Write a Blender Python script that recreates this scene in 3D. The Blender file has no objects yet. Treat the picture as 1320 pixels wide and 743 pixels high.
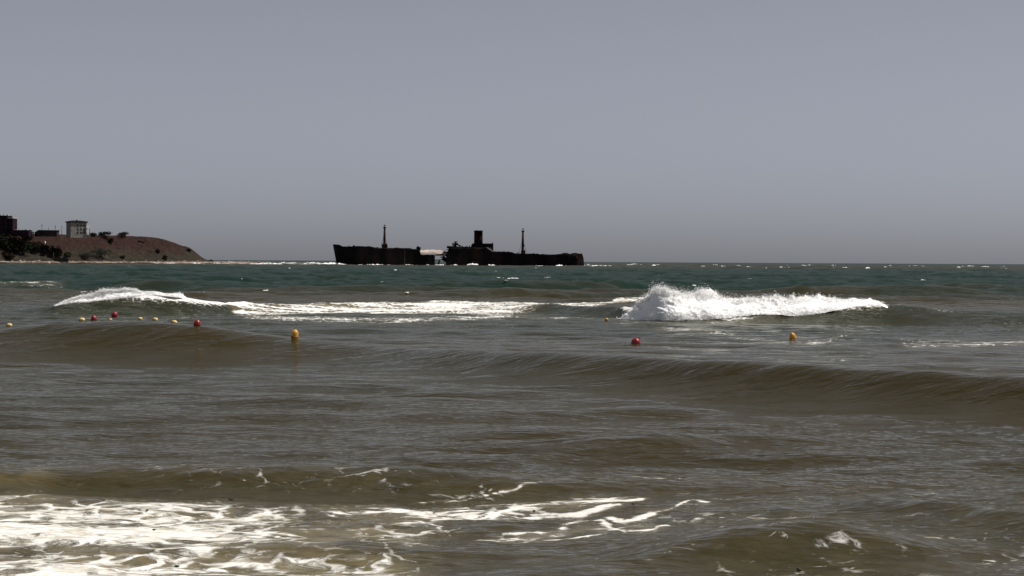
import bpy, bmesh, math, random
import numpy as np
from mathutils import Vector, Matrix, Euler

# ------------------------------------------------------------------ camera, sky, sun
scene = bpy.context.scene
COL = scene.collection
R = math.radians
F = 2700.0                      # focal length in pixels of a 1320 px wide picture
CAM_H = 2.5
cam_d = bpy.data.cameras.new("camera")
cam_d.sensor_width = 36.0
cam_d.lens = 36.0 * F / 1320.0
cam_d.clip_start = 0.1
cam_d.clip_end = 120000.0
cam = bpy.data.objects.new("camera", cam_d)
COL.objects.link(cam)
CAM_M = Matrix.Rotation(R(90 - 0.726), 4, 'X') @ Matrix.Rotation(R(0.30), 4, 'Z')
cam.matrix_world = Matrix.Translation((0, 0, CAM_H)) @ CAM_M
scene.camera = cam

SUN_EL, SUN_AZ = 58.0, 80.0     # azimuth clockwise from the viewing direction (+Y)
sun_dir = Vector((math.sin(R(SUN_AZ)) * math.cos(R(SUN_EL)), math.cos(R(SUN_AZ)) * math.cos(R(SUN_EL)), math.sin(R(SUN_EL))))
sd = bpy.data.lights.new("sun", 'SUN')
sd.energy = 4.6
sd.angle = R(0.53)
sd.color = (1.0, 0.95, 0.87)
so = bpy.data.objects.new("sun", sd)
COL.objects.link(so)
so.rotation_euler = sun_dir.to_track_quat('Z', 'Y').to_euler()

world = bpy.data.worlds.new("World")
scene.world = world
world.use_nodes = True
wn = world.node_tree
wn.nodes.clear()
sky = wn.nodes.new('ShaderNodeTexSky')
sky.sky_type = 'NISHITA'
sky.sun_disc = False
sky.sun_elevation = R(SUN_EL)
sky.sun_rotation = R(SUN_AZ)
sky.altitude = 0
sky.air_density = 0.5
sky.dust_density = 0.9
sky.ozone_density = 1.0
hs = wn.nodes.new('ShaderNodeHueSaturation')
hs.inputs['Saturation'].default_value = 0.24
bg = wn.nodes.new('ShaderNodeBackground')
bg.inputs['Strength'].default_value = 0.0705
wo = wn.nodes.new('ShaderNodeOutputWorld')
wn.links.new(sky.outputs[0], hs.inputs['Color'])
tint = wn.nodes.new('ShaderNodeMix'); tint.data_type = 'RGBA'; tint.blend_type = 'MULTIPLY'
tint.inputs[0].default_value = 1.0; tint.inputs[7].default_value = (0.96, 0.964, 1.055, 1)
wn.links.new(hs.outputs[0], tint.inputs[6])
wn.links.new(tint.outputs[2], bg.inputs['Color'])
wn.links.new(bg.outputs[0], wo.inputs['Surface'])

scene.view_settings.view_transform = 'Standard'
scene.view_settings.look = 'None'
scene.view_settings.gamma = 1.0
scene.view_settings.use_curve_mapping = False
scene.view_settings.exposure = 0.0
scene.render.engine = 'CYCLES'
scene.cycles.use_denoising = True
scene.cycles.max_bounces = 6
scene.cycles.diffuse_bounces = 3
scene.cycles.sample_clamp_indirect = 4.0

# ------------------------------------------------------------------ helpers
R3 = np.array(CAM_M.to_3x3())


def at(px, py, D):
    """World point at depth D along the line of sight of a photo pixel (layout help only)."""
    d = R3 @ np.array([(px - 660.0) / F, (371.5 - py) / F, -1.0])
    d = d * (D / d[1])
    return Vector((d[0], d[1], d[2] + CAM_H))


def project(P):
    """World points (n,3) to photo pixels."""
    q = (P - np.array([0, 0, CAM_H])) @ R3
    return 660 + F * q[:, 0] / -q[:, 2], 371.5 - F * q[:, 1] / -q[:, 2]


def hash2(ix, iy, seed):
    h = (ix.astype(np.int64) * 374761393 + iy.astype(np.int64) * 668265263 + seed * 2147483647 + 1442695) & 0xffffffff
    h = ((h ^ (h >> 13)) * 1274126177) & 0xffffffff
    h = ((h ^ (h >> 16)) * 2246822519) & 0xffffffff
    return ((h ^ (h >> 15)) & 0xffffff) / float(0x1000000)


def gn(x, y, seed=0):
    """2D gradient noise, about -1..1."""
    xi = np.floor(x); yi = np.floor(y)
    fx = x - xi; fy = y - yi
    u = fx * fx * fx * (fx * (fx * 6 - 15) + 10)
    v = fy * fy * fy * (fy * (fy * 6 - 15) + 10)

    def g(ox, oy):
        a = hash2(xi + ox, yi + oy, seed) * (2 * math.pi)
        return np.cos(a) * (fx - ox) + np.sin(a) * (fy - oy)
    a = g(0, 0); b = g(1, 0); c = g(0, 1); d = g(1, 1)
    return 1.5 * ((a + (b - a) * u) * (1 - v) + (c + (d - c) * u) * v)


def fbm(x, y, seed=0, octv=4, gain=0.5):
    r = np.zeros_like(x); a = 1.0; t = 0
    for k in range(octv):
        r += a * gn(x * 2 ** k + 17.3 * k, y * 2 ** k - 9.1 * k, seed + k)
        t += a; a *= gain
    return r / t


def sstep(a, b, x):
    t = np.clip((x - a) / (b - a), 0, 1)
    return t * t * (3 - 2 * t)


def interp_smooth(x, xs, ys):
    """Smooth (monotone-ish cubic) interpolation of a polyline."""
    xs = np.asarray(xs, float); ys = np.asarray(ys, float)
    m = np.gradient(ys, xs)
    i = np.clip(np.searchsorted(xs, x) - 1, 0, len(xs) - 2)
    h = xs[i + 1] - xs[i]
    t = np.clip((x - xs[i]) / h, 0, 1)
    t2 = t * t; t3 = t2 * t
    return (2 * t3 - 3 * t2 + 1) * ys[i] + (t3 - 2 * t2 + t) * h * m[i] + (-2 * t3 + 3 * t2) * ys[i + 1] + (t3 - t2) * h * m[i + 1]


def tag(o, label=None, cat=None, group=None, kind=None):
    if label: o['label'] = label
    if cat: o['category'] = cat
    if group: o['group'] = group
    if kind: o['kind'] = kind
    return o


def empty(name, loc, rz=0.0):
    o = bpy.data.objects.new(name, None)
    COL.objects.link(o)
    o.location = loc
    o.rotation_euler = (0, 0, rz)
    o.empty_display_size = 0.3
    return o


def np_mesh(name, V, Q, mat, parent=None, smooth=True, tris=None):
    me = bpy.data.meshes.new(name)
    V = np.asarray(V, np.float32)
    me.vertices.add(len(V))
    me.vertices.foreach_set("co", V.ravel())
    Q = np.asarray(Q, np.int32)
    k = Q.shape[1]
    me.loops.add(Q.size)
    me.loops.foreach_set("vertex_index", Q.ravel())
    me.polygons.add(len(Q))
    me.polygons.foreach_set("loop_start", np.arange(0, Q.size, k, dtype=np.int32))
    me.polygons.foreach_set("loop_total", np.full(len(Q), k, np.int32))
    if smooth:
        me.polygons.foreach_set("use_smooth", np.ones(len(Q), bool))
    me.update(calc_edges=True)
    me.validate()
    me.materials.append(mat)
    o = bpy.data.objects.new(name, me)
    COL.objects.link(o)
    if parent: o.parent = parent
    return o


def grid_quads(nr, nc, off=0):
    i = np.arange(nr - 1)[:, None] * nc + np.arange(nc - 1)[None, :]
    return (np.stack([i, i + 1, i + nc + 1, i + nc], -1).reshape(-1, 4) + off)


class MB:
    """Collects shapes and links them as one mesh object."""
    def __init__(self):
        self.v = []; self.f = []

    def add(self, vs, fs):
        o = len(self.v)
        self.v += [tuple(p) for p in vs]
        self.f += [tuple(i + o for i in q) for q in fs]

    def box(self, x0, x1, y0, y1, z0, z1, rot=None, piv=None):
        vs = [Vector((x, y, z)) for z in (z0, z1) for y in (y0, y1) for x in (x0, x1)]
        if rot is not None:
            p = Vector(piv) if piv is not None else Vector(((x0 + x1) / 2, (y0 + y1) / 2, (z0 + z1) / 2))
            vs = [rot @ (v - p) + p for v in vs]
        self.add(vs, [(0, 2, 3, 1), (4, 5, 7, 6), (0, 1, 5, 4), (2, 6, 7, 3), (0, 4, 6, 2), (1, 3, 7, 5)])

    def tube(self, pts, rad, n=8):
        pts = [Vector(p) for p in pts]
        rad = rad if isinstance(rad, (list, tuple)) else [rad] * len(pts)
        rings = []
        for i, p in enumerate(pts):
            t = (pts[min(i + 1, len(pts) - 1)] - pts[max(i - 1, 0)]).normalized()
            a = t.cross(Vector((0, 1, 0)) if abs(t.y) < 0.9 else Vector((1, 0, 0))).normalized()
            b = t.cross(a)
            rings.append([p + (a * math.cos(2 * math.pi * k / n) + b * math.sin(2 * math.pi * k / n)) * rad[i] for k in range(n)])
        vs = [q for r in rings for q in r]
        fs = [(i * n + k, i * n + (k + 1) % n, (i + 1) * n + (k + 1) % n, (i + 1) * n + k) for i in range(len(pts) - 1) for k in range(n)]
        fs.append(tuple(range(n - 1, -1, -1)))
        fs.append(tuple(range((len(pts) - 1) * n, len(pts) * n)))
        self.add(vs, fs)

    def lathe(self, prof, n=24, c=(0, 0, 0), sx=1.0, sy=1.0):
        """prof: list of (r, z) from bottom to top."""
        vs = []; fs = []
        for r, z in prof:
            vs += [Vector((c[0] + sx * r * math.cos(2 * math.pi * k / n), c[1] + sy * r * math.sin(2 * math.pi * k / n), c[2] + z)) for k in range(n)]
        m = len(prof)
        fs = [(i * n + k, i * n + (k + 1) % n, (i + 1) * n + (k + 1) % n, (i + 1) * n + k) for i in range(m - 1) for k in range(n)]
        fs.append(tuple(range(n - 1, -1, -1)))
        fs.append(tuple(range((m - 1) * n, m * n)))
        self.add(vs, fs)

    def prism(self, poly, y0, y1):
        """poly: outline in x,z; extruded along y."""
        n = len(poly)
        vs = [(p[0], y0, p[1]) for p in poly] + [(p[0], y1, p[1]) for p in poly]
        fs = [tuple(range(n)), tuple(range(2 * n - 1, n - 1, -1))]
        fs += [(i, i + n, (i + 1) % n + n, (i + 1) % n) for i in range(n)]
        self.add(vs, fs)

    def build(self, name, mat, parent=None, smooth=False, bevel=0.0):
        me = bpy.data.meshes.new(name)
        me.from_pydata([tuple(v) for v in self.v], [], self.f)
        bm = bmesh.new(); bm.from_mesh(me)
        bmesh.ops.recalc_face_normals(bm, faces=bm.faces)
        bm.to_mesh(me); bm.free()
        me.materials.append(mat)
        for p in me.polygons: p.use_smooth = smooth
        o = bpy.data.objects.new(name, me)
        COL.objects.link(o)
        if parent: o.parent = parent
        if bevel:
            b = o.modifiers.new("bevel", 'BEVEL'); b.width = bevel; b.segments = 2; b.limit_method = 'ANGLE'
        return o


def mat_new(name):
    m = bpy.data.materials.new(name)
    m.use_nodes = True
    nt = m.node_tree
    return m, nt, nt.nodes['Principled BSDF']


def N(nt, t, **kw):
    n = nt.nodes.new(t)
    for k, v in kw.items():
        if k in n.inputs: n.inputs[k].default_value = v
        else: setattr(n, k, v)
    return n


def simple_mat(name, c1, c2=None, scale=1.0, rough=0.8, spec=0.3, stretch=(1, 1, 1), detail=6.0, lo=0.4, hi=0.62, bump=0.0):
    m, nt, b = mat_new(name)
    b.inputs['Roughness'].default_value = rough
    b.inputs['Specular IOR Level'].default_value = spec
    tc = N(nt, 'ShaderNodeTexCoord'); mp = N(nt, 'ShaderNodeMapping')
    mp.inputs['Scale'].default_value = stretch
    nz = N(nt, 'ShaderNodeTexNoise', Scale=scale, Detail=detail, Roughness=0.62)
    cr = N(nt, 'ShaderNodeValToRGB')
    cr.color_ramp.elements[0].position = lo; cr.color_ramp.elements[1].position = hi
    cr.color_ramp.elements[0].color = (*c1, 1); cr.color_ramp.elements[1].color = (*(c2 or c1), 1)
    nt.links.new(tc.outputs['Object'], mp.inputs[0]); nt.links.new(mp.outputs[0], nz.inputs['Vector'])
    nt.links.new(nz.outputs[0], cr.inputs[0]); nt.links.new(cr.outputs[0], b.inputs['Base Color'])
    if bump:
        bp = N(nt, 'ShaderNodeBump', Strength=0.6, Distance=bump)
        nt.links.new(nz.outputs[0], bp.inputs['Height']); nt.links.new(bp.outputs[0], b.inputs['Normal'])
    return m


# ------------------------------------------------------------------ materials
def foam_material():
    m = bpy.data.materials.new("foam_white"); m.use_nodes = True
    nt = m.node_tree; nt.nodes.clear()
    tc = N(nt, 'ShaderNodeTexCoord')
    nz = N(nt, 'ShaderNodeTexNoise', Scale=2.2, Detail=8.0, Roughness=0.7)
    cr = N(nt, 'ShaderNodeValToRGB')
    cr.color_ramp.elements[0].position = 0.3; cr.color_ramp.elements[0].color = (0.90, 0.90, 0.89, 1)
    cr.color_ramp.elements[1].position = 0.6; cr.color_ramp.elements[1].color = (0.97, 0.97, 0.97, 1)
    b = N(nt, 'ShaderNodeBsdfPrincipled', Roughness=0.9)
    b.inputs['Specular IOR Level'].default_value = 0.1
    b.inputs['Subsurface Weight'].default_value = 1.0
    b.inputs['Subsurface Radius'].default_value = (1, 1, 1)
    b.inputs['Subsurface Scale'].default_value = 0.055
    out = N(nt, 'ShaderNodeOutputMaterial')
    L = nt.links.new
    L(tc.outputs['Object'], nz.inputs['Vector']); L(nz.outputs[0], cr.inputs[0])
    L(cr.outputs[0], b.inputs['Base Color']); L(b.outputs[0], out.inputs[0])
    return m


M_FOAM = foam_material()


def water_material():
    m, nt, b = mat_new("sea_water")
    L = nt.links.new
    tc = N(nt, 'ShaderNodeTexCoord')
    P = tc.outputs['Object']

    def attr(n):
        a = N(nt, 'ShaderNodeAttribute'); a.attribute_name = n
        return a.outputs['Fac']

    def math_(op, a, c, clamp=False):
        n = N(nt, 'ShaderNodeMath'); n.operation = op; n.use_clamp = clamp
        for i, v in enumerate((a, c)):
            if v is None: continue
            if isinstance(v, (int, float)): n.inputs[i].default_value = v
            else: L(v, n.inputs[i])
        return n.outputs[0]

    def noise(scale, detail=5.0, rough=0.6, dist=0.0, st=(1, 1, 1), vec=None):
        mp = N(nt, 'ShaderNodeMapping'); mp.inputs['Scale'].default_value = st
        L(vec or P, mp.inputs[0])
        n = N(nt, 'ShaderNodeTexNoise', Scale=scale, Detail=detail, Roughness=rough, Distortion=dist)
        L(mp.outputs[0], n.inputs['Vector'])
        return n.outputs[0]

    def mixc(f, c1, c2):
        n = N(nt, 'ShaderNodeMix'); n.data_type = 'RGBA'
        for i, c in ((6, c1), (7, c2)):
            if isinstance(c, tuple): n.inputs[i].default_value = (*c, 1)
            else: L(c, n.inputs[i])
        L(f, n.inputs[0])
        return n.outputs[2]

    def ramp(v, a, c):
        n = N(nt, 'ShaderNodeMapRange'); n.interpolation_type = 'SMOOTHSTEP'
        for i, x in ((0, v), (1, a), (2, c)):
            if isinstance(x, (int, float)): n.inputs[i].default_value = x
            else: L(x, n.inputs[i])
        return n.outputs[0]

    foam = attr("foam"); milk = attr("milk"); silt = attr("silt"); sheen = attr("sheen")
    # water body: clear teal to silty brown, with drifting sediment clouds
    cloud = noise(0.35, 4.0, 0.6, 0.8, (0.6, 1, 1))
    s2 = math_('ADD', silt, math_('MULTIPLY', math_('SUBTRACT', cloud, 0.5), 0.5), True)
    body = mixc(s2, (0.011, 0.027, 0.0215), (0.037, 0.0268, 0.0070))
    # stirred-up, bubble-filled water
    mk = math_('MULTIPLY', milk, ramp(noise(1.3, 6.0, 0.68, 1.2), 0.24, 0.70))
    body = mixc(mk, body, (0.27, 0.215, 0.115))
    # foam: lacy threads and patches
    wv = N(nt, 'ShaderNodeTexNoise', Scale=0.9, Detail=3.0, Roughness=0.6)
    L(P, wv.inputs['Vector'])
    wo_ = N(nt, 'ShaderNodeVectorMath'); wo_.operation = 'MULTIPLY_ADD'
    L(wv.outputs['Color'], wo_.inputs[0]); wo_.inputs[1].default_value = (1.1, 1.1, 0); L(P, wo_.inputs[2])
    W = wo_.outputs[0]
    n_a = noise(1.5, 8.0, 0.66, 1.2, (0.75, 1.0, 1.0), W)
    n_b = noise(4.2, 6.0, 0.65, 0.8, (0.7, 1.0, 1.0), W)
    vo = N(nt, 'ShaderNodeTexVoronoi', Scale=2.4); vo.feature = 'DISTANCE_TO_EDGE'; vo.voronoi_dimensions = '2D'
    L(W, vo.inputs['Vector'])
    web = math_('SUBTRACT', 1.0, ramp(vo.outputs['Distance'], 0.01, 0.20))
    ridge = math_('SUBTRACT', 1.0, math_('MULTIPLY', math_('ABSOLUTE', math_('SUBTRACT', n_a, 0.5), None), 5.0), True)
    ridge2 = math_('SUBTRACT', 1.0, math_('MULTIPLY', math_('ABSOLUTE', math_('SUBTRACT', n_b, 0.5), None), 5.0), True)
    lace = math_('ADD', math_('MULTIPLY', ridge, 0.5), math_('MULTIPLY', ridge2, 0.5))
    pat = math_('ADD', math_('MULTIPLY', lace, 0.50), math_('MULTIPLY', n_a, 0.34))
    pat = math_('ADD', pat, math_('MULTIPLY', web, 0.19))
    thr = math_('SUBTRACT', 0.98, math_('MULTIPLY', foam, 0.76))
    fm = ramp(pat, math_('SUBTRACT', thr, 0.11), math_('ADD', thr, 0.17))
    fm = math_('MULTIPLY', fm, ramp(foam, 0.02, 0.15))
    fleck = math_('MULTIPLY', ramp(noise(9.0, 3.0, 0.55, 0.6, (0.6, 1, 1)), 0.64, 0.72), ramp(foam, 0.10, 0.34))
    fm = math_('MAXIMUM', fm, math_('MULTIPLY', fleck, 0.8))
    thick = ramp(noise(6.0, 9.0, 0.72, 0.9, (0.6, 1, 1)), 0.31, 0.57)
    col = mixc(fm, body, mixc(math_('MAXIMUM', thick, attr("fresh")), (0.42, 0.375, 0.27), (0.84, 0.83, 0.80)))
    rg = math_('ADD', math_('MULTIPLY', fm, 0.6), 0.07)
    # ripples
    r1 = noise(5.0, 6.0, 0.62, 0.3, (0.55, 1, 1))
    r2 = noise(1.4, 4.0, 0.6, 0.4, (0.5, 1, 1))
    h = math_('ADD', math_('MULTIPLY', r1, 0.024), math_('MULTIPLY', r2, 0.11))
    h = math_('ADD', h, math_('MULTIPLY', fm, 0.018))
    bp = N(nt, 'ShaderNodeBump', Strength=1.0, Distance=1.0)
    L(h, bp.inputs['Height'])
    # turbid body colour under a (partly polarised away) sky reflection
    out = nt.nodes['Material Output']
    nt.nodes.remove(b)
    df = N(nt, 'ShaderNodeBsdfDiffuse'); gl = N(nt, 'ShaderNodeBsdfGlossy')
    gl.inputs['Color'].default_value = (0.985, 0.99, 0.93, 1)
    fr = N(nt, 'ShaderNodeFresnel', IOR=1.333)
    L(bp.outputs[0], df.inputs['Normal']); L(bp.outputs[0], gl.inputs['Normal']); L(bp.outputs[0], fr.inputs['Normal'])
    L(col, df.inputs['Color']); L(rg, gl.inputs['Roughness'])
    k = math_('MULTIPLY', math_('MULTIPLY', fr.outputs[0], sheen), math_('SUBTRACT', 1.0, math_('MULTIPLY', fm, 0.8)))
    ms = N(nt, 'ShaderNodeMixShader')
    L(k, ms.inputs[0]); L(df.outputs[0], ms.inputs[1]); L(gl.outputs[0], ms.inputs[2]); L(ms.outputs[0], out.inputs['Surface'])
    return m


M_WATER = water_material()
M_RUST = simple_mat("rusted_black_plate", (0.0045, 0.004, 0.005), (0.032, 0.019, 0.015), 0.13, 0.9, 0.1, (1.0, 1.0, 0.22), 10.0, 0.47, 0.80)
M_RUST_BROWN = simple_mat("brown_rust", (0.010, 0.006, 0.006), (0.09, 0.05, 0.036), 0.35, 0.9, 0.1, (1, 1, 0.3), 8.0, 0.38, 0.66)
M_DECK = simple_mat("pale_sunlit_rust_deck", (0.17, 0.13, 0.11), (0.66, 0.58, 0.52), 0.09, 0.8, 0.2, (1, 1, 1), 6.0, 0.38, 0.6)  # light tan rust, with the sunlit white of the deck painted in
M_PALE = simple_mat("pale_sunlit_plate", (0.5, 0.46, 0.42), (0.75, 0.72, 0.68), 0.3, 0.6, 0.4)  # pale steel; sunlight on the slanting plate is put into this colour
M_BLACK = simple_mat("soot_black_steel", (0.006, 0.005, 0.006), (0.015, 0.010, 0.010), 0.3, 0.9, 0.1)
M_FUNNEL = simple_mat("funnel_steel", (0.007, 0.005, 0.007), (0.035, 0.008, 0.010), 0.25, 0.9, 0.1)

# ------------------------------------------------------------------ the sea
def ocean_tile(n, L, lam_peak, lam_min, lam_max, ang, spread, seed):
    """Unit-variance random wind-sea tile: height and horizontal displacements."""
    rng = np.random.default_rng(seed)
    k1 = np.fft.fftfreq(n, L / n) * 2 * math.pi
    kx, ky = np.meshgrid(k1, k1, indexing='xy')
    k = np.hypot(kx, ky); k[0, 0] = 1e-6
    kp = 2 * math.pi / lam_peak
    th = np.arctan2(ky, kx) - ang
    Pk = np.exp(-1.25 * (kp / k) ** 2) / k ** 3.6 * (np.cos(th / 2) ** 2) ** spread
    Pk *= (k < 2 * math.pi / lam_min) & (k > 2 * math.pi / lam_max)
    H = np.sqrt(Pk) * (rng.normal(size=(n, n)) + 1j * rng.normal(size=(n, n)))
    h = np.fft.ifft2(H); s = h.real.std()
    dx = np.fft.ifft2(-1j * kx / k * H).real / s
    dy = np.fft.ifft2(-1j * ky / k * H).real / s
    return h.real / s, dx, dy, L


def sample(tile, x, y):
    """Cubic B-spline lookup of a periodic tile."""
    h, dx, dy, L = tile
    n = h.shape[0]
    u = x / L * n; v = y / L * n
    ui = np.floor(u).astype(np.int64); vi = np.floor(v).astype(np.int64)
    fu = u - ui; fv = v - vi

    def w(f):
        return ((1 - f) ** 3 / 6, (3 * f ** 3 - 6 * f ** 2 + 4) / 6, (-3 * f ** 3 + 3 * f ** 2 + 3 * f + 1) / 6, f ** 3 / 6)
    wu = w(fu); wv = w(fv)
    st = np.stack([h, dx, dy], -1).astype(np.float32)
    out = np.zeros(x.shape + (3,), np.float32)
    for j in range(4):
        for i in range(4):
            out += st[(vi + j - 1) % n, (ui + i - 1) % n] * (wu[i] * wv[j])[..., None]
    return out


HZ = lambda px: 337.26 + (px - 660) * math.tan(R(0.30))      # horizon row in the photo


def depth(px, py, z):
    """Depth at which the line of sight through px,py reaches height z."""
    return (CAM_H - z) * F / (py - HZ(px))


# crest lines: (photo column, photo row of the crest, crest height, width in front, width behind)
SWELLS = [
    # outer bar: the two breakers and the low white line between them
    # (here the second number is the depth, not the photo row)
    [(-400, 98, .20, 5, 5), (-60, 98, .20, 4, 5), (40, 98, .22, 4, 5), (72, 98, .34, 4, 5), (86, 98, .54, 3.4, 5), (102, 98, .72, 3.0, 5), (130, 98.4, .88, 2.8, 5), (165, 98.6, .92, 2.8, 5),
     (205, 98.6, .85, 2.8, 5), (240, 98.8, .70, 3.0, 5), (268, 99.5, .53, 3.4, 5), (300, 101, .40, 4, 5), (420, 106, .30, 4, 5), (560, 108, .34, 4, 5), (700, 105, .34, 4, 5),
     (790, 98, .40, 3.0, 4.5), (850, 92.5, .46, 2.2, 4.5), (920, 91.8, .52, 2.2, 4.5), (1000, 91.6, .60, 2.4, 4.5), (1080, 92, .74, 2.8, 5), (1150, 92.5, .70, 3.2, 5),
     (1230, 92, .50, 3.6, 5), (1320, 91.5, .36, 4, 5), (1700, 91, .3, 4, 5)],
    # long brown swell inside the buoys, nearer on the right
    [(-400, 424, .55, 3.5, 6), (0, 424, .52, 3.4, 6), (90, 417, .70, 3.0, 6), (180, 415, .78, 2.8, 6), (260, 421, .70, 2.8, 6), (340, 432, .50, 3.2, 6), (450, 444, .32, 3.6, 6),
     (560, 450, .34, 3.4, 5.5), (680, 453, .45, 3.1, 6), (800, 457, .49, 2.9, 6), (920, 464, .52, 2.6, 6), (1060, 471, .54, 2.5, 6), (1200, 479, .54, 2.5, 6), (1330, 487, .52, 2.5, 6), (1800, 500, .5, 3, 6)],
    # small one further in
    [(-300, 575, .04, 1.2, 2), (500, 590, .03, 1.2, 2), (640, 588, .05, 1.2, 2), (760, 574, .07, 1.0, 2), (860, 567, .11, .9, 2), (940, 565, .10, .9, 2), (1010, 570, .05, 1.1, 2), (1100, 578, .03, 1.2, 2), (1700, 585, .03, 1.2, 2)],
    # spent bore with foam behind the crest
    [(-300, 604, .13, 1.1, 1.8), (0, 604, .14, 1.1, 1.8), (150, 606, .12, 1.0, 1.8), (300, 604, .14, 1.0, 1.8), (450, 606, .14, .9, 1.6), (560, 612, .13, .8, 1.4), (680, 622, .07, .8, 1.4), (800, 635, .04, .8, 1.4), (1700, 640, .03, .8, 1.4)],
    # hump at the lower right
    [(-300, 760, .02, 1, 1.6), (640, 735, .03, 1, 1.6), (780, 716, .12, 1.1, 1.6), (880, 692, .24, 1.2, 1.7), (980, 674, .32, 1.3, 1.8), (1070, 672, .33, 1.4, 1.8), (1150, 682, .27, 1.4, 1.8), (1240, 695, .18, 1.3, 1.8), (1700, 720, .1, 1.2, 1.8)],
    # fold in front of it at the right edge
    [(-300, 655, .02, 1, 1.6), (800, 650, .03, 1, 1.6), (960, 640, .10, 1, 1.6), (1080, 640, .12, 1, 1.6), (1200, 652, .12, 1, 1.6), (1320, 668, .12, 1, 1.6), (1700, 690, .1, 1, 1.6)],
    # offshore swell lines
    [(-400, 366, .30, 9, 12), (100, 365, .36, 9, 12), (400, 371, .40, 9, 12), (700, 369, .40, 9, 12), (1000, 366, .38, 9, 12), (1320, 374, .40, 9, 12), (1700, 374, .4, 9, 12)],
    [(-400, 355, .5, 14, 18), (100, 353, .5, 14, 18), (340, 353, .55, 14, 18), (800, 352, .45, 14, 18), (1320, 355, .5, 14, 18), (1700, 356, .5, 14, 18)],
]


def crest_world(s):
    P = []
    for px, py, z, a, b in s:
        D = py if s is SWELLS[0] else depth(px, py, z)
        P.append(((px - 660) / F * D, D, z, a, b))
    P.sort()
    return np.array(P)


CREST = [crest_world(s) for s in SWELLS]


def swell_height(x, y):
    z = np.zeros_like(x)
    face = np.zeros_like(x)
    for k, P in enumerate(CREST):
        yc = interp_smooth(x, P[:, 0], P[:, 1])
        A = np.clip(interp_smooth(x, P[:, 0], P[:, 2]), 0, 9)
        wf = interp_smooth(x, P[:, 0], P[:, 3]); wb = interp_smooth(x, P[:, 0], P[:, 4])
        w0 = float(np.median(P[:, 3]))
        yc = yc + wf * 0.18 * gn(x / (w0 * 2.2), x * 0 + 3.3 * k, 40 + k)
        s = y - yc
        fr = np.where(s < 0, s / wf, s / wb)
        prof = 1 / np.cosh(np.clip(fr * 1.9, -20, 20)) ** 1.6
        tr = np.where(s < 0, -0.16 * np.exp(-((fr + 1.55) / 0.7) ** 2), 0)
        z += A * (prof + tr)
        if k in (0, 1, 4):
            fm = np.where(s < 0, np.exp(-((fr + 0.55) / 0.5) ** 2), 0) * np.clip(A / 0.6, 0, 1)
            st = gn((x - 0.9 * s) / (0.22 * w0) + 3, (x + 0.9 * s) / (2.6 * w0), 60 + k) + 0.5 * gn((x - 0.9 * s) / (0.09 * w0), (x + 0.9 * s) / (1.6 * w0), 70 + k)
            z += np.where((k == 1) & (x < -4), 0.030, 0.024 if k == 0 else 0.017) * wf / 2.5 * fm * st
            face = np.maximum(face, fm)
    return z, face


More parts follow.
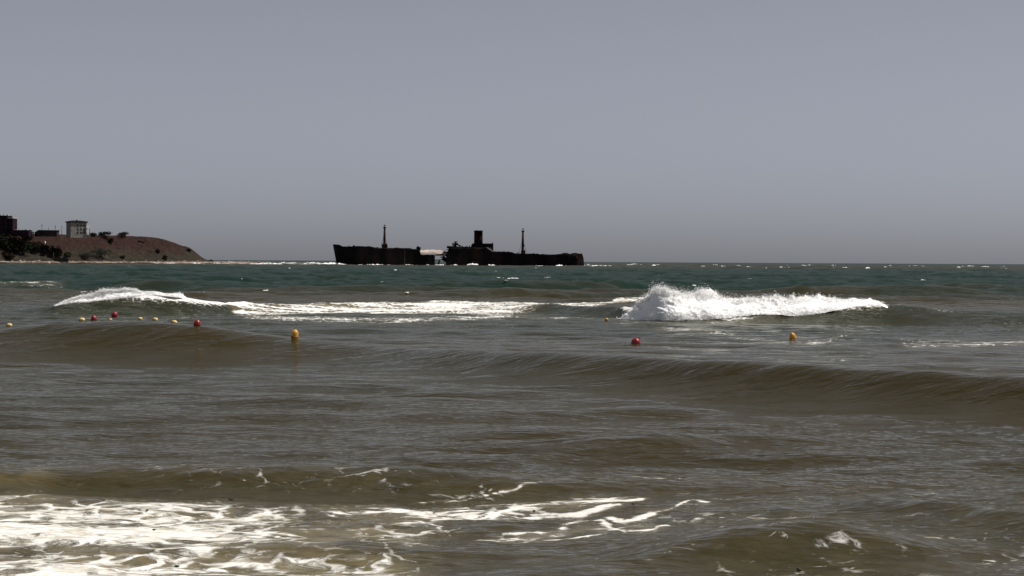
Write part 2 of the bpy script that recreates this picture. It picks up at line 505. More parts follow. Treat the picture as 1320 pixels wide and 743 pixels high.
def build_sea():
    ds = [6.0]
    while ds[-1] < 60000:
        d = ds[-1]
        r = 0.0028 if d < 130 else (0.0034 if d < 2500 else 0.03)
        if d < 14: r = 0.008
        ds.append(d * (1 + r))
    ds = np.array(ds)
    un = np.linspace(-0.262, 0.262, 760)
    side = 0.262 + 0.0008 * (1.075 ** np.arange(1, 78) - 1) / 0.075
    u = np.concatenate([-side[::-1], un, side])
    D, U = np.meshgrid(ds, u, indexing='ij')
    x = U * D; y = D.copy()
    r, c = x.shape
    z, face = swell_height(x, y)
    near = 1 - sstep(110, 170, D)
    tA = ocean_tile(512, 420.0, 26.0, 6.0, 90.0, -math.pi / 2 + 0.25, 10, 3)
    tB = ocean_tile(512, 61.0, 5.5, 0.6, 12.0, -math.pi / 2 - 0.15, 6, 5)
    tC = ocean_tile(512, 11.3, 0.75, 0.09, 1.6, -math.pi / 2 + 0.35, 3, 8)
    gust = 0.75 + 0.5 * fbm(x / 30, y / 45, 90, 3)
    a = sample(tA, x, y); wA = (1 - near) * 0.24
    z += wA * a[..., 0]; dx = 0.9 * wA * a[..., 1]; dy = 0.9 * wA * a[..., 2]
    b = sample(tB, x, y)
    wB = (0.014 + 0.025 * sstep(55, 95, D) + 0.080 * sstep(110, 200, D)) * (1 - 0.85 * sstep(500, 1300, D)) * gust
    wB = wB * (1 - 0.35 * sstep(30, 40, D) * (1 - sstep(42, 60, D)))
    z += wB * b[..., 0]; dx += 1.0 * wB * b[..., 1]; dy += 1.0 * wB * b[..., 2]
    tD = ocean_tile(512, 83.0, 4.6, 1.5, 10.0, -math.pi / 2 + 0.06, 16, 14)
    dd_ = sample(tD, x, y)
    roll = np.exp(-((D - interp_smooth(x, CREST[1][:, 0], CREST[1][:, 1])) / 4.5) ** 2)
    wD = 0.042 * (1 - 0.72 * roll) * (1 - sstep(62, 95, D)) * np.clip(0.85 + 0.5 * fbm(x / 12, y / 22, 98, 2), .3, 1.5)
    z += wD * dd_[..., 0]; dx += wD * dd_[..., 1]; dy += wD * dd_[..., 2]
    cc = sample(tC, x, y)
    wC = 0.0066 * (1 - 0.75 * sstep(24, 48, D)) * (1 - sstep(70, 130, D)) * np.clip(0.7 + 0.9 * fbm(x / 7, y / 11, 95, 3), 0.15, 2)
    z += wC * cc[..., 0]; dx += 1.0 * wC * cc[..., 1]; dy += 1.0 * wC * cc[..., 2]

    # ---- foam cover, stirred water, silt (what floats in the water, fixed in the world)
    PX = 660 + F * U
    foam = np.zeros_like(x); milk = np.zeros_like(x)
    lo = fbm(x / 2.3 + 0.6 * gn(x / 1.5, y / 1.5, 12), y / 1.5, 11, 4); lo2 = fbm(x / 1.0 + 5, y / 0.8, 21, 4); big = fbm(x / 14, y / 20, 31, 3)

    def band(px_list, top, bot, ztop, zbot, soft_t, soft_b):
        """1 inside a stretch of water bounded by two lines."""
        dt = np.array([depth(p, t, ztop) for p, t in zip(px_list, top)])
        db = np.array([depth(p, t, zbot) for p, t in zip(px_list, bot)])
        Xm = (np.array(px_list) - 660) / F
        T = np.interp(U, Xm, dt); B = np.interp(U, Xm, db)
        w = (T - B)
        return sstep(B - soft_b * w, B + soft_b * w, D) * (1 - sstep(T - soft_t * w, T + soft_t * w, D)) * (U > Xm[0]) * (U < Xm[-1])
    # foreground sheet of foam
    e_r = np.interp(D, [15, 17, 18.5, 19.5, 20.5, 21.5, 22.2], [540, 560, 540, 600, 600, 520, 330])
    sheet = (1 - sstep(e_r - 90, e_r + 60, PX + 60 * lo)) * (1 - sstep(21.3, 22.6, D + 1.0 * lo + 0.45 * gn(x / 0.8, y / 2.5, 17) + 0.002 * (PX - 150)))
    foam = np.maximum(foam, sheet * (0.46 + 0.05 * (1 - sstep(200, 420, PX)) + 0.62 * lo + 0.32 * lo2))
    milk = np.maximum(milk, sheet * np.clip(0.72 + 1.1 * lo, 0, 1.1))
    # torn tail of it to the right
    tail = np.exp(-((D - np.interp(PX, [450, 560, 640, 720, 830], [20.2, 20.6, 20.9, 21.6, 22.2])) / np.interp(PX, [450, 640, 740, 830], [.9, .55, .75, .3])) ** 2) * sstep(420, 560, PX) * (1 - sstep(780, 850, PX))
    foam = np.maximum(foam, tail * (0.52 + 0.5 * lo2)); milk = np.maximum(milk, tail * 0.6)
    tail2 = np.exp(-((D - np.interp(PX, [560, 700, 760, 860], [18.7, 18.9, 19.6, 19.3])) / 0.42) ** 2) * sstep(560, 680, PX) * (1 - sstep(830, 900, PX))
    foam = np.maximum(foam, tail2 * (0.42 + 0.55 * lo2)); milk = np.maximum(milk, tail2 * 0.5)
    # thin threads and flecks around the inner crests
    thread = np.exp(-((D - np.interp(PX, [0, 300, 450, 560, 700], [24.0, 23.4, 23.3, 22.8, 22.0])) / 0.7) ** 2) * (1 - sstep(600, 760, PX))
    foam = np.maximum(foam, thread * (0.20 + 0.34 * lo2))
    milk = np.maximum(milk, thread * 0.12 * (1 + lo))
    milk = np.maximum(milk, 0.4 * (1 - sstep(20, 110, PX + 40 * lo)) * np.exp(-((D - 23.4 + 0.4 * lo) / 0.5) ** 2))
    rightf = sstep(720, 900, PX) * (1 - sstep(21.5, 24, D))
    foam = np.maximum(foam, rightf * (0.17 + 0.34 * lo2 + 0.12 * big))
    milk = np.maximum(milk, (1 - sstep(22, 27, D)) * 0.10)
    # strands of foam drawn out by the backwash
    reg = (D < 27) & (PX > 380) & (PX < 1260)
    rx = x[reg] + 0.10 * gn(x[reg] / 0.35, y[reg] / 0.5, 81); ry = y[reg] + 0.16 * gn(x[reg] / 0.4, y[reg] / 0.6, 82)
    acc = np.zeros(rx.shape)
    for pts, wid, st in (([(432, 653), (500, 650), (560, 655), (600, 660), (640, 652), (655, 646), (700, 641), (760, 638), (822, 636)], .20, 1.0),
                         ([(560, 662), (640, 657), (700, 654), (745, 652), (795, 647)], .22, 1.0),
                         ([(655, 680), (690, 678), (722, 676), (745, 668), (765, 664), (776, 663), (786, 671), (800, 680), (832, 677), (866, 672)], .13, .95),
                         ([(655, 655), (675, 657), (690, 656)], .10, .8), ([(676, 694), (740, 690), (785, 684)], .09, .8),
                         ([(794, 661), (804, 665), (822, 660), (840, 656)], .16, 1.0), ([(840, 655), (885, 650), (902, 644), (910, 650)], .08, .7),
                         ([(620, 641), (650, 640), (668, 642)], .10, .7), ([(925, 702), (960, 694), (1000, 684), (1042, 677)], .06, .75), ([(1070, 677), (1108, 681), (1130, 687)], .06, .75),
                         ([(1150, 690), (1180, 693), (1215, 692)], .10, .7), ([(1040, 684), (1062, 690), (1075, 700)], .05, .6), ([(880, 618), (905, 622), (920, 624)], .05, .6),
                         ([(455, 640), (560, 632), (640, 628), (700, 622)], .07, .6), ([(700, 622), (780, 615), (860, 618)], .06, .55)):
        Wp = [(((p_ - 660) / F * depth(p_, q_, .07)), depth(p_, q_, .07)) for p_, q_ in pts]
        for (ax, ay), (bx, by) in zip(Wp[:-1], Wp[1:]):
            ex, ey = bx - ax, by - ay
            t = np.clip(((rx - ax) * ex + (ry - ay) * ey) / (ex * ex + ey * ey), 0, 1)
            dist = np.hypot((rx - ax - t * ex) * 2.2, ry - ay - t * ey)
            acc = np.maximum(acc, st * np.exp(-(dist / wid) ** 2))
    sf = foam[reg]; l2 = lo2[reg]
    foam[reg] = np.maximum(sf, acc * (0.86 + 0.6 * l2))
    milk[reg] = np.maximum(milk[reg], acc ** 0.5 * 0.55)
    # white line over the bar
    pxl = [235, 258, 275, 292, 312, 332, 350, 400, 450, 500, 560, 620, 660, 700, 740, 770, 800, 835]
    tp = [387.5, 388.8, 389.6, 389.8, 389.6, 389.5, 389.5, 391, 391, 389, 386, 384.5, 386, 388, 388.5, 386, 383, 381]
    bt = [388.3, 390.8, 394.0, 397.5, 400.5, 402, 402, 400, 399, 399.5, 400, 400, 399.5, 397, 396, 392, 387, 383]
    strip = band(pxl, tp, bt, .18, .18, .10, .16)
    sb = fbm(x / 2.2, y / 0.9, 51, 4)
    st2 = fbm(x / 6.0 + 0.5 * gn(x / 9, y / 3, 57), y / 0.7, 56, 4)
    ends = sstep(225, 262, PX + 12 * sb) * (1 - 0.35 * sstep(690, 800, PX))
    foam = np.maximum(foam, strip * (0.30 + 0.34 * ends + 0.55 * sb + 1.05 * st2))
    z += strip * 0.09 * np.abs(fbm(x / 0.5, y / 0.5, 52, 4))
    milk = np.maximum(milk, strip * 0.7)
    # ragged streaks left of it and on the inner side
    for (pl, tl, bl, k) in (([300, 340, 420, 520, 640, 700], [404, 406, 408, 408, 405, 404], [408, 411, 415, 415, 410, 406], .66),
                            ([640, 700, 790, 815], [406, 406, 408, 410], [408, 410, 412, 412], .55),
                            ([780, 860, 1000, 1090], [413, 414, 409, 404], [417, 416, 413, 406], .42),
                            ([820, 900, 1000, 1060, 1120], [420, 421, 437, 436, 420], [424, 428, 446, 444, 424], .42),
                            ([1150, 1200, 1280, 1420], [436, 438, 436, 433], [446, 447, 446, 440], .55),
                            ([1140, 1165, 1200, 1250], [390, 392, 396, 402], [394, 398, 403, 404], .60),
                            ([1270, 1285, 1330, 1400], [406.5, 407.5, 408, 408], [407, 410.5, 412, 412], .95),
                            ([1060, 1100, 1140, 1160], [406, 407, 402, 400], [410, 410, 406, 402], .45),
                            ([-60, 20, 60, 100], [367, 367, 369, 371], [369, 371, 372, 373], .45),
                            ([1000, 1120, 1200], [455, 458, 462], [462, 465, 466], .18)):
        bb = band(pl, tl, bl, .05, .05, .45, .45) * sstep(pl[0], pl[0] + 25, PX + 14 * lo2) * (1 - sstep(pl[-1] - 40, pl[-1], PX + 14 * lo2))
        foam = np.maximum(foam, bb * (k * 0.62 + 0.62 * fbm(x / 1.7, y / 0.8, 53, 4)))
        milk = np.maximum(milk, bb * k * 0.35)
    # faint windblown flecks behind the bar
    bar = sstep(60, 80, D) * (1 - sstep(125, 150, D))
    foam = np.maximum(foam, bar * (0.08 + 0.34 * sb * (sb > 0)))
    # whitewater under the two breakers
    for a0, a1 in ((66, 345), (795, 1155)):
        yc = interp_smooth(x, CREST[0][:, 0], CREST[0][:, 1])
        under = np.exp(-((D - yc + 0.2) / 0.9) ** 2) * sstep(a0, a0 + 12, PX) * (1 - sstep(a1 - 25, a1, PX))
        foam = np.maximum(foam, under * 0.9)
    # far shoals round the wreck and the headland
    shoal = np.exp(-((D - 1130) / 160) ** 2) * (1 - sstep(760, 900, PX) * 0.6)
    wh = sstep(250, 280, PX) * (1 - sstep(380, 440, PX)) * sstep(1000, 1200, D) * (1 - sstep(1900, 2300, D))
    foam = np.maximum(foam, wh * (0.35 + 0.5 * fbm(x / 25, y / 60, 55, 3)))
    silt = 0.86 + 0.25 * big
    silt = silt * (1 - 0.35 * sstep(58, 75, D) * (1 - sstep(108, 118, D)))
    silt = np.maximum(silt * (1 - sstep(138, 190, D + 34 * big + 14 * fbm(x / 9, y / 30, 97, 3))), 0.04)
    silt = np.maximum(silt, 0.55 * sstep(620, 900, D) * (1 - sstep(1900, 3000, D)))
    silt = np.where(D > 2600, 0.0, silt)
    # wind-roughened water outside the bar mirrors less of the low sky
    sheen = 0.77 - 0.19 * sstep(60, 85, D) - 0.33 * sstep(105, 190, D + 20 * big)

    V = np.stack([x + dx, y + dy, z], -1).reshape(-1, 3)
    o = np_mesh("sea", V, grid_quads(r, c), M_WATER)
    for nme, arr in (("foam", foam), ("milk", milk), ("silt", silt), ("sheen", sheen), ("fresh", sstep(40, 70, D))):
        at_ = o.data.attributes.new(nme, 'FLOAT', 'POINT')
        at_.data.foreach_set("value", np.clip(arr, 0, 1.2).astype(np.float32).ravel())
    o['kind'] = 'structure'
    return V


SEA_V = build_sea()
_m = (np.abs(SEA_V[:, 0]) < SEA_V[:, 1] * 0.27) & (SEA_V[:, 1] < 400)
NEAR_V = SEA_V[_m]
NPX, NPY = project(NEAR_V)


def on_sea(px, py):
    """The nearest piece of water seen at a photo pixel."""
    d = np.hypot(NPX - px, (NPY - py) * 1.5)
    ok = np.where(d < max(1.6, d.min() + 0.4))[0]
    i = ok[np.argmin(NEAR_V[ok, 1])]
    return Vector(NEAR_V[i])

# ------------------------------------------------------------------ whitewater
def foam_lumps(V0, fr, nr, nc, amp, seed, sc=1.0):
    """Cauliflower relief on a foam surface (rows x columns of points)."""
    P = V0.reshape(nr, nc, 3)
    du = np.gradient(P, axis=1); dv = np.gradient(P, axis=0)
    n = np.cross(du, dv); n /= np.linalg.norm(n, axis=-1, keepdims=True) + 1e-9
    n *= np.sign(n[..., 2:3] + 0.3 * -n[..., 1:2] + 1e-6)
    arc = np.cumsum(np.linalg.norm(dv, axis=-1), axis=0)
    x = P[..., 0] / sc; s = arc / sc
    d = 0.55 * (1 - np.abs(gn(x / 0.55, s / 0.45, seed))) + 0.30 * (1 - np.abs(gn(x / 0.22 + 7, s / 0.2, seed + 1))) + 0.17 * (1 - np.abs(gn(x / 0.1, s / 0.09 + 3, seed + 2))) - 0.55
    d = d + 0.85 * gn(x / 1.1, s / 0.7, seed + 3)
    return (P + n * (d * amp * fr)[..., None]).reshape(-1, 3), n


def droplets(P, r, rng):
    """Small four-sided drops and flecks at given points."""
    m = len(P)
    t = np.array([[1, 1, 1], [-1, -1, 1], [-1, 1, -1], [1, -1, -1]]) * 0.75
    q = rng.normal(size=(m, 3, 3))
    q, _ = np.linalg.qr(q)
    V = P[:, None, :] + np.einsum('kj,mij->mki', t, q) * np.asarray(r)[:, None, None]
    f = np.array([[0, 1, 2], [0, 3, 1], [0, 2, 3], [1, 3, 2]])
    T = (np.arange(m)[:, None, None] * 4 + f[None]).reshape(-1, 3)
    return V.reshape(-1, 3), T


def breaker(name, label, px, ytop, ybot, Df, thick, amp, seed, spray):
    """Tumbling white front of a wave; top and bottom rows read off the photo, depth from the wave itself."""
    px = np.array(px, float)
    nc = int((px[-1] - px[0]) / F * Df / 0.028)
    p = np.linspace(px[0], px[-1], nc)
    yt = np.interp(p, px, ytop); yb = np.interp(p, px, ybot)
    hz = HZ(p)
    # where the line of sight of the lower edge meets the wave, row by row of depth
    dd = np.arange(86.0, 106.0, 0.06)[:, None]
    xx = (p[None, :] - 660) / F * dd
    hit = CAM_H - (yb - hz)[None, :] * dd / F <= swell_height(xx, dd + 0 * xx)[0]
    dl = np.where(hit.any(0), dd[np.argmax(hit, 0), 0], Df)
    kern = np.ones(41) / 41
    dl = np.convolve(np.pad(dl, 20, mode='edge'), kern, mode='valid')
    xb = (p - 660) / F * dl
    zb = CAM_H - (yb - hz) * dl / F
    dt = dl + thick * np.clip((yb - yt) / 25, 0.25, 1)
    zt = CAM_H - (yt - hz) * dt / F
    rows_f, rows_b = 46, 16
    rowsP = []
    for i in range(rows_f):
        s = i / (rows_f - 1)             # 0 bottom front, 1 crest
        bul = math.sin(math.pi * s) * 0.28 * np.clip((zt - zb), 0, 1.2)
        a = s ** 1.15
        rowsP.append(np.stack([xb, dl + (dt - dl) * a - bul * (1 - 0.4 * s), zb - 0.06 + (zt - zb + 0.06) * s], -1))
    for i in range(1, rows_b + 1):
        s = i / rows_b                   # crest to the back foot
        rowsP.append(np.stack([xb, dt + 1.3 * s, zt - (zt - zb) * 0.75 * s ** 1.2 - 0.1 * s], -1))
    P = np.array(rowsP)
    nr = P.shape[0]
    sw = swell_height(P[..., 0], P[..., 1])[0]
    lift = np.sin(np.pi * np.clip(np.arange(nr) / (rows_f + 6.0), 0, 1))[:, None]
    P[..., 2] = np.maximum(P[..., 2], sw + 0.10 * lift - 0.04)
    h = np.clip((zt - zb) / 0.6, 0.12, 1.0)[None, :] * np.ones((nr, 1))
    V, n = foam_lumps(P.reshape(-1, 3), h, nr, nc, amp, seed)
    V = V.reshape(nr, nc, 3)
    # torn tips along the crest
    k = np.exp(-((np.arange(nr) - rows_f + 1) / 5.0) ** 2)[:, None]
    tip = np.clip(gn(V[..., 0] / 0.12, V[..., 1] / 0.12, seed + 9), 0, 1) ** 2 * 0.18 + np.clip(gn(V[..., 0] / 0.4, V[..., 1] / 0.4, seed + 8), 0, 1) ** 2 * 0.34
    V[..., 2] += k * tip * h
    fade = (sstep(0, 0.03, np.arange(nc) / nc) * (1 - sstep(0.93, 1.0, np.arange(nc) / nc)))[None, :]
    low = swell_height(V[..., 0], V[..., 1])[0] - 0.03
    V[..., 2] = low + (V[..., 2] - low) * fade
    root = empty(name, (float(xb.mean()), float(dl.mean()), 0.0))
    tag(root, label, "wave", "breaking waves on the outer bar")
    off = np.array(root.location)
    np_mesh("whitewater", V.reshape(-1, 3) - off, grid_quads(nr, nc), M_FOAM, root)
    rng = np.random.default_rng(seed)
    m = spray[0] if spray else 7000
    prob = np.clip(zt - zb, 0.05, None) ** 1.6; prob /= prob.sum()
    ci = rng.choice(nc, m, p=prob)
    up = rng.exponential(0.055 if spray else 0.05, m) * np.clip((zt - zb)[ci] / 0.7, .3, 1.6)
    src = rng.random(m)
    S = np.where(src < 0.72, rows_f - 1 - rng.integers(0, 10, m), rng.integers(0, 12, m))
    base = V[S, ci]
    D = base + np.stack([rng.normal(0, 0.06, m) - up * 0.25, -np.abs(rng.normal(0, 0.08, m)), np.where(src < .72, up, np.abs(rng.normal(0, .03, m)))], -1)
    dv, dtv = droplets(D - off, np.clip(rng.exponential(0.006, m) + 0.005, 0.005, 0.03) * np.exp(-up * 2), rng)
    s = np_mesh("spray", dv, dtv, M_FOAM, root, smooth=False)
    s['kind'] = 'stuff'
    return root


breaker("breaking_wave", "tallest white breaker bursting into spray, right of the centre behind a red buoy",
        [797, 806, 815, 823, 832, 839, 845, 850, 857, 865, 873, 882, 892, 905, 914, 925, 936, 948, 960, 975, 988, 1000, 1012, 1022, 1035, 1047, 1060, 1080, 1100, 1120, 1138, 1152],
        [410, 406, 401, 395, 388, 381, 374, 371, 373, 375, 377, 379, 380, 380, 378, 380, 384, 386, 386, 386, 387, 385, 383, 387, 386, 382, 385, 386, 387, 387, 388.5, 391],
        [411.5, 412, 412.5, 413, 413, 413, 413.5, 413.5, 413.5, 413.5, 413, 413, 412.5, 412, 411, 411, 410, 408.5, 407, 406, 405, 406, 407.5, 408.5, 407.5, 406, 403, 400, 397, 394.5, 393, 392],
        90.2, 1.7, 0.19, 5, (16000,))
breaker("breaking_wave", "low white breaker curling along a round brown crest at the left, behind small floats",
        [66, 75, 85, 95, 105, 118, 130, 140, 150, 165, 178, 190, 202, 212, 222, 232, 242],
        [396.5, 392.5, 388, 384, 381, 378.5, 376.5, 374.5, 373.5, 374, 375.5, 376.5, 377, 379, 379, 378.5, 383.5],
        [397.2, 394.8, 392.5, 391, 390, 389, 388, 387, 385.5, 383.5, 382, 380.5, 379.5, 380.5, 381.5, 382.5, 384.5],
        98.0, 0.8, 0.24, 15, None)


def surf_patches(name, items, seed, on_water=False):
    """Low heaps of foam: (centre x, centre y, length, height, width)."""
    rng = np.random.default_rng(seed)
    Vs = []; Qs = []; off = 0
    far = SEA_V[(SEA_V[:, 1] > 100) & (SEA_V[:, 1] < 2600) & (np.abs(SEA_V[:, 0]) < 0.45 * SEA_V[:, 1])]
    for (cx, cy, ln, ht, wd) in items:
        sea0 = far[np.argmin((far[:, 0] - cx) ** 2 + (far[:, 1] - cy) ** 2), 2] if on_water else 0.0
        nc = max(10, int(ln / max(0.25, ln / 60))); nr = 9
        t = np.linspace(-1, 1, nc)
        env = np.clip(1 - t ** 2, 0, 1) ** 0.6 * (0.55 + 0.45 * np.abs(gn(t * ln / 5 + cx, t * 0 + cy, seed)) * 1.4 + 0.35 * gn(t * ln / 1.6, t * 0 + cx, seed + 1))
        env = np.clip(env, 0.02, None)
        a = np.linspace(0, math.pi, nr)
        X = cx + t[None, :] * ln / 2 + 0 * a[:, None]
        Y = cy - np.cos(a)[:, None] * wd / 2 + 0.6 * np.sin(t * 3 + cx)[None, :]
        Z = np.sin(a)[:, None] * env[None, :] * ht - (0.04 if on_water else 0.15) + sea0
        P = np.stack([X, Y, Z], -1)
        P += rng.normal(0, 0.02 if on_water else 0.06, P.shape)
        Vs.append(P.reshape(-1, 3)); Qs.append(grid_quads(nr, nc, off)); off += nr * nc
    o = np_mesh(name, np.concatenate(Vs), np.concatenate(Qs), M_FOAM)
    o['kind'] = 'stuff'
    return o


SHIP_D = 1150.0
rs = random.Random(4)
it = []
for a, b, h in ((418, 452, .9), (434, 440, 1.9), (463, 468, .7), (470, 492, 1.1), (498, 512, .6), (521, 532, 1.0), (548, 556, .9), (556, 577, .9), (600, 618, 1.7), (625, 640, 1.2),
                (655, 668, .5), (690, 700, .4), (715, 728, 1.2), (735, 748, .5), (760, 778, 1.3), (781, 790, .9), (640, 655, .5), (575, 600, .5)):
    c = at((a + b) / 2, 344, SHIP_D - 11)
    it.append((c.x, SHIP_D - 11 + rs.uniform(-2, 1), (b - a) * .426, h, 3.5))
for k in range(60):
    p = rs.uniform(418, 760); c = at(p, 344, SHIP_D - 12)
    it.append((c.x, SHIP_D - 12 + rs.uniform(-9, 2), rs.uniform(1.5, 7), rs.uniform(.3, .85), 2.5))
for k in range(85):                    # white water on the shoal between headland and wreck
    D = rs.uniform(1080, 1900); p = 252 + 190 * rs.random() ** 1.3
    it.append(((p - 660) / F * D, D, rs.uniform(4, 16), rs.uniform(.35, 1.25), 4))
for p, y in ((780, 343), (792, 343.6), (842, 342.6), (848, 343), (1008, 344.5), (1016, 345), (1118, 345.5), (1126, 345), (1237, 345), (905, 343.5), (1075, 345), (1290, 346), (965, 344), (1170, 346.5)):
    D = depth(p, y, 0.4)
    it.append(((p - 660) / F * D, D, rs.uniform(2, 6) * D / 1000, .8 * D / 1000 + .1, 2))
for k in range(46):
    p = rs.uniform(757, 1340); D = rs.uniform(800, 2200)
    it.append(((p - 660) / F * D, D, rs.uniform(2, 9), rs.uniform(.25, .6) * D / 1000 + .15, 2))
surf_patches("surf", it, 3)
it = []
for p, y in ((281, 356), (325, 361), (392, 356.5), (528, 349), (1305, 363), (1240, 360), (1112, 364), (18, 357), (760, 362), (655, 358), (905, 357), (590, 366), (470, 369), (1180, 371), (690, 352), (870, 350)):
    D = depth(p, y, 0.35)
    for j in range(3):
        it.append(((p - 660) / F * D + rs.uniform(-.012, .012) * D / 3, D + rs.uniform(-2, 2), rs.uniform(.5, 1.9), rs.uniform(.05, .16), .5))
for k in range(110):
    D = 150 * (1000 / 150) ** rs.random(); p = rs.uniform(-60, 1380)
    it.append(((p - 660) / F * D, D, rs.uniform(.3, 1.3) * (D / 300) ** .5, rs.uniform(.03, .10) * (D / 300) ** .5, .4))
surf_patches("whitecaps", it, 7, True)

# ------------------------------------------------------------------ the wreck
SO = at(590, 343.6, SHIP_D)
SO.z = 0.0


def S(px, py):
    """Photo pixel to the wreck's own length/height coordinates."""
    p = at(px, py, SHIP_D) - SO
    return p.x, p.z


wreck = empty("shipwreck", SO)
tag(wreck, "rust-black wrecked cargo ship aground on the horizon, its hull broken in two", "shipwreck")
K = F and SHIP_D / F


def hull_mesh(name, outline, half, seed, closed_ends=(True, True), bow=None, stern=None, step=0.7, jag=0.55, mat=None):
    """Loft of a hull: outline is the top edge in photo pixels; half(t) half-breadth; bow/stern rake in metres at the waterline."""
    X = np.array([S(*p)[0] for p in outline]); Z = np.array([S(*p)[1] for p in outline])
    n = int((X[-1] - X[0]) / step) + 1
    xs = np.linspace(X[0], X[-1], n)
    zt = np.interp(xs, X, Z)
    zt = zt + jag * (0.5 * gn(xs / 1.7, xs * 0 + seed, seed) + 0.7 * np.clip(gn(xs / 0.9, xs * 0 + seed, seed + 1), -1, 0.2))
    m = 10
    V = []
    for i, x in enumerate(xs):
        t = (x - xs[0]) / (xs[-1] - xs[0])
        ring = []
        for side in (-1, 1):
            for j in range(m):
                f = j / (m - 1)
                z = -2.5 + (zt[i] + 2.5) * f
                b = half(t, f)
                xx = x
                if bow: xx += bow * (1 - f) * max(0, 1 - t / 0.25) ** 1.0
                if stern: xx += stern(f) * max(0, (t - 0.9) / 0.1)
                dent = 0.16 * float(gn(np.array([x / 4.0]), np.array([z / 3.0]), seed + 5)[0])
                ring.append((xx, side * (b + dent), z))
        V.append(ring)
    V = np.array(V).reshape(-1, 3)
    q = []
    w = 2 * m
    for i in range(n - 1):
        a = i * w; b = (i + 1) * w
        for j in range(m - 1):
            q.append((a + j, b + j, b + j + 1, a + j + 1))
            q.append((a + m + j, a + m + j + 1, b + m + j + 1, b + m + j))
        q.append((a + m - 1, b + m - 1, b + w - 1, a + w - 1))
    for i in (0, n - 1):
        a = i * w
        for j in range(m - 1):
            q.append((a + j, a + j + 1, a + m + j + 1, a + m + j))
    return np_mesh(name, V, q, mat or M_RUST, wreck, smooth=False)


def half_fore(t, f):
    b = 8.3 * min(1.0, (t / 0.32) + 0.02) ** 0.6
    return b * (0.55 + 0.45 * f ** 0.7) if t < 0.3 else b * (0.9 + 0.1 * f)


hull_mesh("fore_hull", [(429.2, 315.6), (430.5, 315.2), (435.5, 315.4), (439, 316.6), (441, 318), (450, 318), (453, 318.3), (457, 317.6), (462, 317.5), (480, 318.1), (484, 319.6), (499, 320), (505, 320.1),
                        (507, 319.6), (529, 320.2), (531, 321.2), (538, 321.6), (542, 323.2), (543, 328.6), (560.5, 328.6), (560, 329.2)],
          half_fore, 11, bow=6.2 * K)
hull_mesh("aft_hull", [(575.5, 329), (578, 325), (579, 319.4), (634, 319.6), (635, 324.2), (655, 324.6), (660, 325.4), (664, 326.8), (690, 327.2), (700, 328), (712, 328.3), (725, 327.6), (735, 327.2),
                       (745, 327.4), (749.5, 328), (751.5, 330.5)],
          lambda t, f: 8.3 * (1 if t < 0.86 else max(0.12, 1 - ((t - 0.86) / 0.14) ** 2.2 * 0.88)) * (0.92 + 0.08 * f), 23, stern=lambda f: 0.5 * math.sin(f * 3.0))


def sbox(mb, x0, y0, x1, y1, ya, yb, jit=0.0):
    a, za = S(x0, y1); b, zb = S(x1, y0)
    mb.box(a, b, ya, yb, za, zb)


mb = MB()                                            # bent torn plates at the break
for (x0, y0, x1, y1, ya, yb, ang) in ((571, 326.6, 580, 328, -7, 4, 8), (573, 324.6, 581, 325.8, -6, 6, -18), (575, 329.4, 581, 331, -7.5, 2, 25), (568, 330, 577, 331.2, -7, -1, -24), (576, 322, 580, 323, -7, 7, 12),
                                      (570, 332, 578, 337.5, -4, -3.4, 30), (558, 334.8, 576, 336, -3, -2, -3), (565, 336, 567, 341, -3, -2.4, 20)):
    a, za = S(x0, y1); b, zb = S(x1, y0)
    mb = MB()
    mb.box(a, b, ya, yb, za, zb, rot=Matrix.Rotation(R(ang), 3, 'Y'))
    mb.build("torn_plate", M_RUST, wreck)
# light collapsed deck across the gap
pts = [(541.5, 322.6), (548, 322.4), (556, 321.6), (566, 322.2), (573, 323.6), (576, 325.4), (576, 327.0), (566, 327.6), (545, 327.9), (541.5, 327.8)]
mb = MB()
V = []; q = []
cols = 26
for i in range(cols):
    px = 541.5 + (576.5 - 541.5) * i / (cols - 1)
    top = np.interp(px, [541, 548, 556, 566, 573, 577], [322.8, 322.2, 321.4, 322.2, 323.8, 326.2])
    bot = np.interp(px, [541, 560, 577], [328.2, 328.2, 327.4])
    for j in range(6):
        f = j / 5
        X, Z = S(px, bot + (top - bot) * math.sin(f * math.pi / 2))
        V.append((X, -7.9 + 11.0 * (1 - math.cos(f * math.pi / 2)), Z + 0.12 * rs.uniform(-1, 1)))
np_mesh("collapsed_deck", V, grid_quads(cols, 6), M_DECK, wreck)
mb = MB()
sbox(mb, 560, 327.7, 576, 328.6, -7.6, 6)
mb.build("deck_beam", M_RUST_BROWN, wreck)
mb = MB()
sbox(mb, 562, 328.65, 573, 329.9, -7.0, -5)
mb.build("deck_beam", M_RUST_BROWN, wreck)
# midship house
mb = MB()
sbox(mb, 576.5, 317.8, 590, 320.2, -8.1, 7.5)
sbox(mb, 588, 318.6, 634, 320.2, -7.9, 7.7)
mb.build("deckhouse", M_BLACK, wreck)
for q_ in ((595.2, 317.2, 597), (600.5, 317.6, 603), (605, 316.6, 606)):
    mb = MB(); sbox(mb, q_[0], q_[1], q_[2], 318.7, -6, -4.5)
    mb.build("ventilator", M_BLACK, wreck, bevel=.12)
mb = MB()
sbox(mb, 576.3, 317.2, 584.5, 317.8, -8.2, 7.6)
mb.build("deckhouse_roof", M_PALE, wreck)
